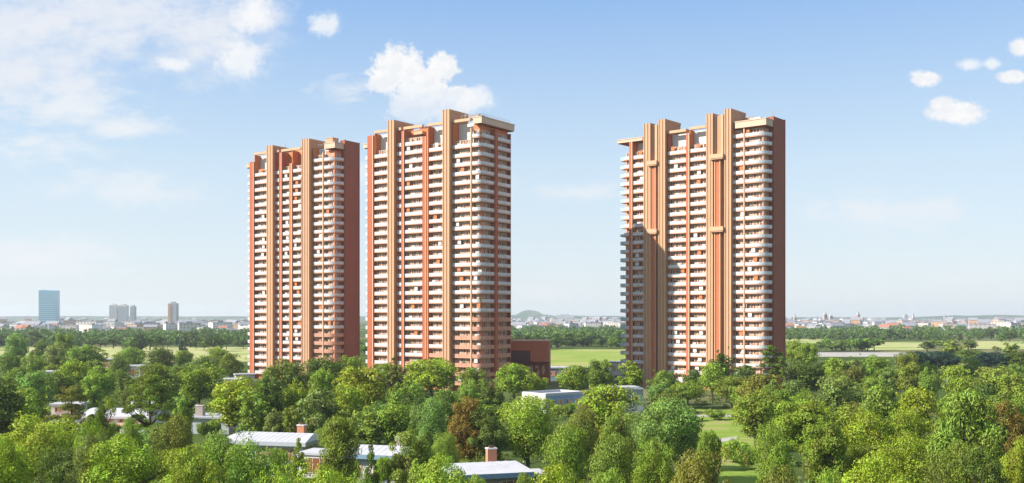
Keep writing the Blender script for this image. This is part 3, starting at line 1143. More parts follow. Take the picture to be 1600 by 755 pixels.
# grey house with stone chimney
o = house_root('grey flat-roofed house with a broad stone chimney at its left end', 316, 236, -10)
mb = MB()
mb.box(-4.0, 6.5, 0, 8, 0, 3.6)
mb.build('wall', M['grey_wall'], o)
mb = MB()
mb.box(-4.5, 7.0, -0.6, 8.6, 3.6, 4.0)
rf = mb.build('roof', M['roof_grey'], o)
chimney(rf, -1.6, 2.2, 4.0, 6.3, M['stone'], 0.9, 0.7)
window_part(o, 0.5, 4.5, 0.0, 1.0, 2.9, 4)

# white and blue school-like building in front of the right tower gap
o = house_root('modern flat building with sunlit white left wall and shaded blue long wall', 853, 280, 40, 'building', 'flat_roofed_building')
mb = MB()
mb.box(0, 14, 0, 9.5, 0, 5.2)
mb.build('wall', M['blue_wall'], o)
mb = MB()
mb.box(-0.28, -0.003, -0.1, 9.7, 0, 5.9)
mb.build('end_wall', M['white'], o)
mb = MB()
mb.box(0, 14, 0, 9.5, 5.2, 5.35)
mb.box(0, 14.1, -0.1, 0.2, 5.35, 6.0)
mb.box(0.003, 14.1, 9.3, 9.6, 5.35, 6.0)
mb.box(13.8, 14.1, 0.203, 9.297, 5.35, 6.0)
mb.box(0.003, 0.2, 0.203, 9.297, 5.35, 6.0)
mb.build('roof', M['roof_white'], o)
for k in range(4):
    window_part(o, 1.0 + 3.3 * k, 3.3 + 3.3 * k, 0.0, 2.2, 4.2, 3)
for k in range(2):
    window_part(o, 2.0 + 4.4 * k, 4.6 + 4.4 * k, 0, 2.2, 4.2, 2, side_x=-0.283)
mb = MB()
mb.box(9.0, 12.0, -2.2, -0.003, 0, 2.3)
mb.build('entrance_porch', M['white'], o)

o = house_root('plain grey box building with a rounded roof edge, left of the lone right tower foot', 978, 288, 8, 'building', 'flat_roofed_building')
mb = MB()
mb.box(-6, 5, 0, 9, 0, 6.4)
mb.build('wall', M['grey_wall'], o)
mb = MB()
mb.box(-6.3, 5.3, -0.3, 9.3, 6.4, 6.8)
mb.box(-5.5, 4.5, 0.5, 8.5, 6.8, 7.1)
mb.build('roof', M['roof_grey'], o)
for k in range(3):
    window_part(o, -5 + 3.3 * k, -3 + 3.3 * k, 0.0, 3.0, 5.0, 2)


def shed(label, px, d, rz, w, dp, h, wall='white', roof='roof_white', band=None, name='flat_roofed_building'):
    o = house_root(label, px, d, rz, 'building', name)
    mb = MB()
    mb.box(-w / 2, w / 2, 0, dp, 0, h)
    mb.build('wall', M[wall], o)
    mb = MB()
    mb.box(-w / 2 - 0.4, w / 2 + 0.4, -0.4, dp + 0.4, h, h + 0.45)
    mb.build('roof', M[roof], o)
    n = max(2, int(w / 5))
    for k in range(n):
        a = -w / 2 + w * (k + 0.18) / n
        window_part(o, a, a + w * 0.64 / n, 0.0, h * 0.35, h * 0.8, 3)
    return o


shed('low pale roofed building just left of the leftmost tower foot', 346, 372, 5, 13, 9, 4.0)
shed('bright white entrance pavilion right against the leftmost tower foot', 383, 392, 20, 7, 6, 4.6)
shed('small white garage roof at the far left among round trees', 77, 425, 0, 6, 6, 4.0)
shed('long white building with dark doorways at the edge of the dry left field', 197, 440, 3, 12, 8, 5.6)
shed('low pink walled house beside the long white building at the left field', 166, 470, 0, 7, 6, 7.2, 'tan_light', 'roof_grey')
shed('long low white and blue building right of the red cube annex', 893, 432, 0, 20, 10, 5.2, 'blue_wall')
shed('small white building tucked between the green field and the right tower', 963, 470, 0, 5, 6, 6.0)
shed('low white building right of the lone right tower foot', 1243, 410, -10, 8, 6, 3.6)
# ------------------------------------------------------------------ distant towers and town
def band_tower(label, px0, px1, ytop, d, dp, rz, mat_wall, mat_band, floors, name='tower_block', crown_h=0.0, vertical=False, cat='tower', group=None, split=None):
    w = (px1 - px0) / 1600.0 * d
    h = wz(ytop, d)
    o = empty(name, (wx((px0 + px1) / 2, d), d, 0), R(rz))
    tag(o, label, cat, group)
    mb = MB()
    mb.box(-w / 2, w / 2, 0, dp, 0, h)
    if split:
        mb.box(-w / 2 - 0.5, -w / 2 + w * split, -1.0, dp + 0.5, 0, h - 2, 1)
    mb.build('wall', [mat_wall, M['tan']], o)
    mb = MB()
    fh = h / floors
    if vertical:
        n = 12
        for k in range(n):
            x = -w / 2 + w * (k + 0.25) / n
            mb.box(x, x + w * 0.5 / n, -0.3, -0.003, 3, h - 3)
    else:
        for k in range(floors):
            mb.box(-w / 2 + 0.8 + (w * split if split else 0), w / 2 - 0.8, -0.3, -0.003, fh * k + fh * 0.3, fh * k + fh * 0.8)
    mb.build('window_band', mat_band, o)
    mb = MB()
    if crown_h:
        mb.face_set([(-w / 2, 0, h), (w / 2, 0, h), (w / 2, dp, h), (-w / 2, dp, h), (-w / 2, 0, h + crown_h * 0.4), (w / 2, 0, h + crown_h * 0.2), (w / 2, dp, h + crown_h * 0.6), (-w / 2, dp, h + crown_h)],
                    [(3, 2, 1, 0), (4, 5, 6, 7), (0, 1, 5, 4), (1, 2, 6, 5), (2, 3, 7, 6), (3, 0, 4, 7)])
    else:
        mb.box(-w / 4, w / 4, dp * 0.2, dp * 0.8, h, h + 4)
    mb.build('roof_top', mat_wall, o)
    return o


def glass_mat(name, col, rough=0.15):
    m, t, out = new_mat(name)
    p = t.n('ShaderNodeBsdfPrincipled')
    tc = t.n('ShaderNodeTexCoord').outputs['Object']
    s = t.n('ShaderNodeSeparateXYZ')
    t.put(s.inputs[0], tc)
    a = t.mapr(t.math('FRACT', t.math('DIVIDE', s.outputs[2], 4.0)), 0.0, 0.12, 0.7, 1.0)
    b = t.mapr(t.math('FRACT', t.math('DIVIDE', s.outputs[0], 3.0)), 0.0, 0.1, 0.8, 1.0)
    c = t.vmath('SCALE', col)
    t.put(t.t.nodes[-1].inputs['Scale'], t.math('MULTIPLY', a, b))
    t.put(p.inputs['Base Color'], c)
    p.inputs['Roughness'].default_value = rough
    p.inputs['Metallic'].default_value = 0.35
    t.put(out.inputs[0], p.outputs[0])
    return m


M['blue_glass'] = glass_mat('blue_curtain_glass', (0.20, 0.42, 0.56))
M['blue_glass_pale'] = glass_mat('pale_curtain_glass', (0.42, 0.60, 0.68))
band_tower('tall blue glass office tower standing alone on the left horizon', 61, 87, 455, 2500, 30, 8, M['blue_glass'], M['blue_glass_pale'], 18, 'glass_tower', 5, False, 'office tower')
band_tower('pale high-rise block, the left one of the white pair on the left horizon', 170.5, 182.5, 477, 2900, 20, 5, M['white'], M['grey_wall'], 16, cat='tower block')
band_tower('pale high-rise block, the middle one of the horizon trio, ribbed front', 185, 198, 477, 2900, 20, 5, M['white'], M['grey_wall'], 16, vertical=True, cat='tower block')
band_tower('slim dark grey high-rise next to the white pair on the left horizon', 203, 210, 479, 2950, 18, 3, M['grey_wall'], M['roof_grey'], 16, cat='tower block')
band_tower('two-tone high-rise with tan left strip and dark grey right part on the left horizon', 263, 276, 474, 2700, 20, 4, M['roof_grey'], M['grey_wall'], 18, cat='tower block', split=0.32)
band_tower('small dark office block rising out of the town on the right horizon', 1413, 1419, 493, 3200, 16, 0, M['roof_grey'], M['grey_wall'], 10, cat='tower block')
band_tower('wide pale slab block on the horizon between the middle and right towers', 868, 897, 492.5, 4200, 20, 0, M['grey_wall'], M['white'], 7, cat='tower block')


def town_meshes():
    out = []
    for (w, d, h, gable) in ((22, 16, 9, 0), (34, 18, 12, 0), (16, 13, 7, 4), (26, 14, 8, 5), (46, 26, 8, 0), (14, 14, 15, 5)):
        mb = MB()
        mb.box(-w / 2, w / 2, 0, d, 0, h)
        n = max(2, int(w / 5))
        for lv in range(max(1, int(h / 4))):
            for k in range(n):
                x = -w / 2 + w * (k + 0.25) / n
                mb.box(x, x + w * 0.5 / n, -0.1, -0.003, lv * 4 + 1.2, lv * 4 + 3.0, 2)
        if gable:
            mb.face_set([(-w / 2 - 0.5, -0.5, h), (w / 2 + 0.5, -0.5, h), (w / 2 + 0.5, d + 0.5, h), (-w / 2 - 0.5, d + 0.5, h), (-w / 2 - 0.5, d / 2, h + gable), (w / 2 + 0.5, d / 2, h + gable)],
                        [(0, 1, 5, 4), (2, 3, 4, 5), (1, 2, 5), (3, 0, 4), (3, 2, 1, 0)], 1)
        else:
            mb.box(-w / 2 - 0.3, w / 2 + 0.3, -0.3, d + 0.3, h, h + 0.6, 1)
            mb.box(-w / 6, w / 8, d * 0.4, d * 0.7, h + 0.6, h + 2.4, 1)
        out.append(mb)
    return out


mt, t, out = new_mat('town_wall')
d_ = t.n('ShaderNodeBsdfDiffuse')
t.put(d_.inputs['Color'], t.n('ShaderNodeObjectInfo').outputs['Color'])
t.put(out.inputs[0], d_.outputs[0])
M['town_wall'] = mt
M['town_roof_red'] = painted('town_roof_red', (0.34, 0.15, 0.10), 0.9)
M['town_roof_grey'] = painted('town_roof_grey', (0.25, 0.25, 0.28), 0.9)
TOWN = town_meshes()
town_me = [mb.mesh('town_house', [M['town_wall'], M['town_roof_red'] if i == 2 else (M['roof_white'] if i == 4 else M['town_roof_grey']), M['pane']]) for i, mb in enumerate(TOWN)]

rg = random.Random(21)
SECT = [(-40, 392, 1500, 3300, 66, 'left of the towers'), (796, 972, 1900, 3600, 40, 'between the middle and right towers'), (1222, 1640, 1700, 3600, 118, 'right of the lone tower')]
WALLS = [((0.72, 0.71, 0.70), 'white'), ((0.60, 0.56, 0.52), 'pale stone'), ((0.42, 0.43, 0.46), 'grey'), ((0.50, 0.30, 0.22), 'brick')]
for (a, b, d0, d1, n, where) in SECT:
    for i in range(n):
        d = d0 + (d1 - d0) * (i / n) ** 0.8
        px = rg.uniform(a, b)
        k = rg.choice([0, 1, 4, 4, 0, 2] if a < 700 else [0, 1, 2, 3, 4, 2, 3, 5])
        col, word = rg.choices(WALLS, [6, 3, 1, 0.4] if a < 700 else [5, 3, 3, 0.7])[0]
        o = link_mesh('town_house', town_me[k], None, (wx(px, d), d, 0))
        o.rotation_euler = (0, 0, rg.uniform(-0.7, 0.7))
        s = rg.uniform(0.8, 1.25)
        o.scale = (s, s, s * rg.uniform(0.8, 1.2))
        o.color = (*col, 1)
        lab = '%s %s house in the distant town %s' % ('tiny' , word, where)
        if k in (2, 3, 5):
            lab = lab.replace('house', 'gabled house')
        elif k == 4:
            lab = lab.replace('house', 'long hall')
        tag(o, lab, 'house', lab.replace(' house', ' houses').replace(' hall', ' halls').replace('tiny ', ''))

# church towers and spires, chimneys of the town on the right
def spire(label, px, ytop, d, w, body, mat='stone', name='church_tower', cat='church tower'):
    h = wz(ytop, d)
    o = empty(name, (wx(px, d), d, 0), R(12))
    tag(o, label, cat)
    mb = MB()
    mb.box(-w / 2, w / 2, -w / 2, w / 2, 0, h * body)
    mb.box(-w * 2.2, -w / 2, -w * 0.6, w * 0.6, 0, h * 0.28)
    mb.build('wall', M[mat], o)
    mb = MB()
    b = h * body
    v = [(-w * .55, -w * .55, b), (w * .55, -w * .55, b), (w * .55, w * .55, b), (-w * .55, w * .55, b), (0, 0, h)]
    mb.face_set(v, [(0, 1, 4), (1, 2, 4), (2, 3, 4), (3, 0, 4), (3, 2, 1, 0)])
    mb.build('spire', M['roof_grey'], o)
    mb = MB()
    for sx in (-1, 1):
        mb.box(sx * w * 0.22 - w * .1, sx * w * 0.22 + w * .1, -w / 2 - 0.2, -w / 2 - 0.003, b * 0.72, b * 0.9)
    mb.build('belfry_opening', M['dark_brown'], o)


spire('thin pale spire nearest the lone tower on the right skyline', 1242, 489, 3300, 7, 0.6)
spire('broad domed-looking church tower on the right skyline, tallest of its cluster', 1289, 486.5, 3400, 11, 0.75)
spire('short stone tower beside the broad church tower on the right skyline', 1298, 490.5, 3450, 10, 0.8)
spire('tall needle-like tower with a reddish base on the right skyline', 1341, 485.5, 2600, 7, 0.72, 'brick')
spire('slim spire right beside the small dark office block', 1427, 488, 3200, 7, 0.55)
spire('thin mast-like spire farthest right on the skyline', 1476, 490, 3300, 5, 0.6)
spire('small spire on the left horizon left of the white high-rise pair', 43, 492, 3100, 7, 0.6)

# the rest of the town, too many to count
mb = MB()
for (a, b, d0, d1, n) in ((-60, 420, 1900, 4200, 170), (790, 980, 2400, 4600, 150), (1215, 1680, 2100, 4600, 430)):
    for i in range(n):
        d = rg.uniform(d0, d1)
        px = rg.uniform(a, b)
        k = rg.randrange(len(TOWN))
        src = TOWN[k]
        an = rg.uniform(-0.7, 0.7)
        s = rg.uniform(0.8, 1.4)
        ca, sa = math.cos(an) * s, math.sin(an) * s
        x0 = wx(px, d)
        wall = rg.choices([0, 3, 4, 5], [5, 3, 3, 0.5])[0]
        mb.face_set([(x0 + v[0] * ca - v[1] * sa, d + v[0] * sa + v[1] * ca, v[2] * s) for v in src.v], src.f, 0)
        for q in range(len(src.f)):
            mi = src.m[q]
            mb.m[-len(src.f) + q] = wall if mi == 0 else mi
o = mb.build('town', [M['white'], M['town_roof_grey'], M['pane'], M['tan_light'], M['grey_wall'], M['town_roof_red']])
tag(o, 'dense haze of small town houses under the horizon', 'town', kind='stuff')
# ------------------------------------------------------------------ trees
def leaf_quads(rg, centers, radii, per, leaf, up=0.35, flat=1.0, droop=0.0, jitter=0.55):
    """leaf sprays on the shells of many small clumps; returns verts, faces"""
    V = []
    for (c, rc, n) in zip(centers, radii, per):
        d = rg.normal(size=(n, 3))
        d[:, 2] = d[:, 2] + up
        d /= np.linalg.norm(d, axis=1)[:, None]
        rad = rc * (0.55 + 0.5 * rg.rand(n) ** 0.6)
        pos = c + d * rad[:, None] * np.array([1, 1, flat])
        nrm = d + rg.normal(size=(n, 3)) * jitter
        nrm /= np.linalg.norm(nrm, axis=1)[:, None]
        ref = rg.normal(size=(n, 3))
        if droop > 0:
            ref = ref * (1 - droop) + np.array([0, 0, -1.0]) * droop * 2
        t = ref - nrm * np.sum(ref * nrm, axis=1)[:, None]
        t /= np.linalg.norm(t, axis=1)[:, None] + 1e-6
        b = np.cross(nrm, t)
        s = leaf * (0.7 + 0.6 * rg.rand(n))
        ln = (s * (1.0 + droop * 1.6))[:, None]
        wd = (s * (0.62 - droop * 0.25))[:, None]
        # a bent diamond-like spray
        p0 = pos - t * ln * 0.5
        p1 = pos + b * wd * 0.5 + nrm * s[:, None] * 0.08
        p2 = pos + t * ln * 0.5 - nrm * s[:, None] * 0.12
        p3 = pos - b * wd * 0.5 + nrm * s[:, None] * 0.08
        V.append(np.stack([p0, p1, p2, p3], 1).reshape(-1, 3))
    V = np.concatenate(V)
    return V


def mesh_quads(name, V, mat):
    n = len(V) // 4
    me = bpy.data.meshes.new(name)
    me.vertices.add(len(V))
    me.vertices.foreach_set('co', V.astype(np.float32).ravel())
    me.loops.add(4 * n)
    me.loops.foreach_set('vertex_index', np.arange(4 * n, dtype=np.int32))
    me.polygons.add(n)
    me.polygons.foreach_set('loop_start', np.arange(0, 4 * n, 4, dtype=np.int32))
    me.polygons.foreach_set('loop_total', np.full(n, 4, dtype=np.int32))
    me.update(calc_edges=True)
    me.materials.append(mat)
    return me


def make_tree(kind, seed, lod):
    """unit design: height 13 m, crown about 10 m wide; returns crown mesh, trunk mesh, (H, W)"""
    rg = np.random.RandomState(seed)
    H, W = 13.0, 10.0
    nl, leaf, nc = {0: (20000, 0.265, 100), 1: (6500, 0.47, 72), 2: (800, 1.2, 26)}[lod]
    C, RC = [], []
    zb = 0.14 * H
    lob = [(rg.uniform(0, 2 * math.pi), rg.uniform(-0.3, 1), rg.uniform(0.2, 0.5)) for _ in range(5)]

    def lobed(d):
        f = 1.0
        for (az, el, amp) in lob:
            q = np.array([math.cos(az) * math.cos(el), math.sin(az) * math.cos(el), math.sin(el)])
            f += amp * max(0.0, float(np.dot(d, q)) - 0.55) / 0.45
        return f * 0.80
    up, flat, droop, jit = 0.35, 0.9, 0.0, 0.33
    if lod == 2:
        zb = -0.06 * H
    if kind in ('round', 'oval', 'spread', 'bush'):
        if kind == 'oval':
            W = 7.2
            zb = 0.08 * H
        if kind == 'spread':
            W, H = 12.0, 10.5
            zb = 0.22 * H
        if kind == 'bush':
            W, H, zb = 8.0, 6.0, 0.0
        a = np.array([W / 2, W / 2, (H - zb) / 2])
        mid = np.array([0, 0, zb + (H - zb) * 0.5])
        for i in range(nc):
            d = rg.normal(size=3)
            d[2] += 0.12
            d /= np.linalg.norm(d)
            r = rg.rand() ** 0.36
            rc = W * rg.uniform(0.09, 0.17) * (1.35 if i < nc * 0.2 else 1.0)
            if i > nc * 0.84:  # sprigs that break the outline
                r, rc = rg.uniform(0.98, 1.16), W * rg.uniform(0.035, 0.07)
            p = mid + d * (a - rc * 0.75) * r * lobed(d)
            C.append(p)
            RC.append(rc)
    elif kind == 'willow':
        W, H = 11.0, 12.5
        zb = 0.1 * H
        up, flat, droop, jit = 0.25, 1.25, 0.5, 0.5
        for i in range(nc):
            az = rg.uniform(0, 2 * math.pi)
            q = rg.rand() ** 0.5
            z = H * (0.95 - 0.55 * q ** 2.2) - rg.rand() * H * 0.38 * q
            rc = W * rg.uniform(0.08, 0.14)
            rr = (W / 2 - rc) * q * (0.85 + 0.25 * math.sin(3 * az + seed))
            C.append(np.array([math.cos(az) * rr, math.sin(az) * rr, z - rc * 1.2]))
            RC.append(rc)
    elif kind == 'pine':
        W = 9.0
        zb = 0.42 * H
        up, flat, droop, jit = 0.5, 0.42, 0.0, 0.7
        for i in range(nc):
            lv = rg.randint(0, 6)
            z = H * (0.47 + 0.095 * lv) + rg.uniform(-0.25, 0.25)
            rmax = W / 2 * [1.0, 0.92, 0.98, 0.8, 0.66, 0.36][lv]
            az = rg.randint(0, 7) * 2 * math.pi / 7 + lv * 0.6 + rg.uniform(-0.28, 0.28)
            rr = rmax * rg.rand() ** 0.6
            C.append(np.array([math.cos(az) * rr, math.sin(az) * rr, z - 0.05 * rr]))
            RC.append(W * rg.uniform(0.07, 0.13))
    elif kind == 'cone':
        W = 5.6
        zb = 0.04 * H
        for i in range(nc):
            q = rg.rand() ** 0.75
            z = zb + (H - zb) * (1 - q) * 0.94
            rmax = W / 2 * min(1.0, 0.12 + 1.05 * q ** 0.75)
            if z < H * 0.15:
                rmax *= 0.85
            az = rg.uniform(0, 2 * math.pi)
            rc = W * rg.uniform(0.09, 0.16) * (0.5 + 0.6 * q)
            rr = max(0.0, rmax - rc * 0.5) * rg.rand() ** 0.4
            C.append(np.array([math.cos(az) * rr, math.sin(az) * rr, z]))
            RC.append(rc)
    C = np.array(C)
    RC = np.array(RC)
    wts = RC ** 2
    per = np.maximum(4, (nl * wts / wts.sum()).astype(int))
    V = leaf_quads(rg, C, RC, per, leaf * (0.85 if kind in ('cone', 'pine') else 1.0), up, flat, droop, jit)
    if kind == 'bush':
        V[:, 2] = np.maximum(V[:, 2], 0.02)
    # stray twigs that break the outline
    if lod < 2:
        d = rg.normal(size=(nl // 14, 3))
    ztop = float(np.percentile(V[:, 2], 99.8))
    crown = mesh_quads('crown', V, M['leaf'])
    mb = MB()
    tr = {'bush': 0.10, 'cone': 0.16, 'pine': 0.32}.get(kind, 0.30)
    lean = (rg.uniform(-.4, .4), rg.uniform(-.4, .4))
    hz = H * (0.9 if kind in ('pine', 'cone') else 0.62)
    sides = 7 if lod == 0 else 5
    mb.tube([(0, 0, -0.15), (0, 0, 0.35), (lean[0] * .3, lean[1] * .3, hz * .4), (lean[0], lean[1], hz)], [tr * 1.5, tr * 1.1, tr * .85, tr * .25], sides)
    if lod < 2:
        far = np.argsort(-(np.abs(C[:, 0]) + np.abs(C[:, 1]) + rg.rand(len(C)) * 3) * (RC > W * 0.075))[:14 if lod == 0 else 7]
        for j in far:
            q = C[j]
            b = min(max(q[2] - 2.4, hz * 0.3), hz * 0.92)
            k = b / hz
            mb.tube([(lean[0] * k, lean[1] * k, b), (q[0] * .5, q[1] * .5, b * .45 + q[2] * .55 - .2), (q[0] * .9, q[1] * .9, q[2] - .2)], [tr * .45, tr * .3, tr * .1], 4)
    trunk = mb.mesh('trunk', M['bark'])
    return crown, trunk, (ztop, float(np.percentile(np.abs(V[:, 0]), 99)) + float(np.percentile(np.abs(V[:, 1]), 99)))


PROTO = {}
for lod in (0, 1, 2):
    for kind, n in (('round', 4), ('oval', 3), ('spread', 2), ('willow', 2), ('pine', 2), ('cone', 2), ('bush', 2)):
        if lod == 2:
            n = min(n, 3) if kind in ('round', 'oval', 'spread') else 0
        PROTO[(kind, lod)] = [make_tree(kind, 100 * lod + 17 * k + sum(map(ord, kind)), lod) for k in range(n)]

TINT = {  # leaf albedo, word
    'lime': ((0.240, 0.350, 0.032), 'bright lime'), 'yel': ((0.255, 0.335, 0.032), 'yellow-green'), 'fresh': ((0.225, 0.345, 0.045), 'fresh green'),
    'mid': ((0.185, 0.285, 0.042), 'mid green'), 'dark': ((0.105, 0.165, 0.030), 'dark green'), 'olive': ((0.180, 0.245, 0.040), 'olive'),
    'grey': ((0.175, 0.250, 0.065), 'dull grey-green'), 'blue': ((0.180, 0.305, 0.075), 'bluish green'), 'rust': ((0.160, 0.125, 0.028), 'rust brown'),
    'brown': ((0.165, 0.180, 0.036), 'brownish olive'), 'navy': ((0.032, 0.072, 0.060), 'blackish green')}
KIND_WORD = {'round': 'round', 'oval': 'tall oval', 'spread': 'broad-topped', 'willow': 'drooping', 'pine': 'flat-topped pine', 'cone': 'conical', 'bush': 'low bushy'}
TREES = []
trg = random.Random(5)


def place_tree(px, d, h, w, kind, tint, lod=None, label=None, group=None, cat='tree'):
    if lod is None:
        lod = 0 if d < 185 else (1 if d < 560 else 2)
    if not PROTO[(kind, lod)]:
        lod = 1
    ps = PROTO[(kind, lod)]
    crown, trunk, (ph, pw) = ps[trg.randrange(len(ps))]
    name = {'pine': 'pine_tree', 'cone': 'conical_tree', 'bush': 'bush', 'willow': 'drooping_tree'}.get(kind, 'leafy_tree')
    o = empty(name, (wx(px, d), d, 0), trg.uniform(0, 6.283))
    s = w / pw
    o.scale = (s, s, h / ph)
    c = link_mesh('crown', crown, o)
    t_ = link_mesh('trunk', trunk, o)
    col = TINT[tint][0]
    v = trg.uniform(0.86, 1.16)
    c.color = (col[0] * v * trg.uniform(0.98, 1.16), col[1] * v, col[2] * v * trg.uniform(0.75, 1.0), 1)
    if label:
        tag(o, label, cat, group)
    else:
        TREES.append(dict(o=o, px=px, d=d, top=495 - (h - CAMZ) * 1600 / d, w=w * 1600 / d, h=h, kind=kind, tint=tint, cat='bush' if kind == 'bush' else cat))
    return o


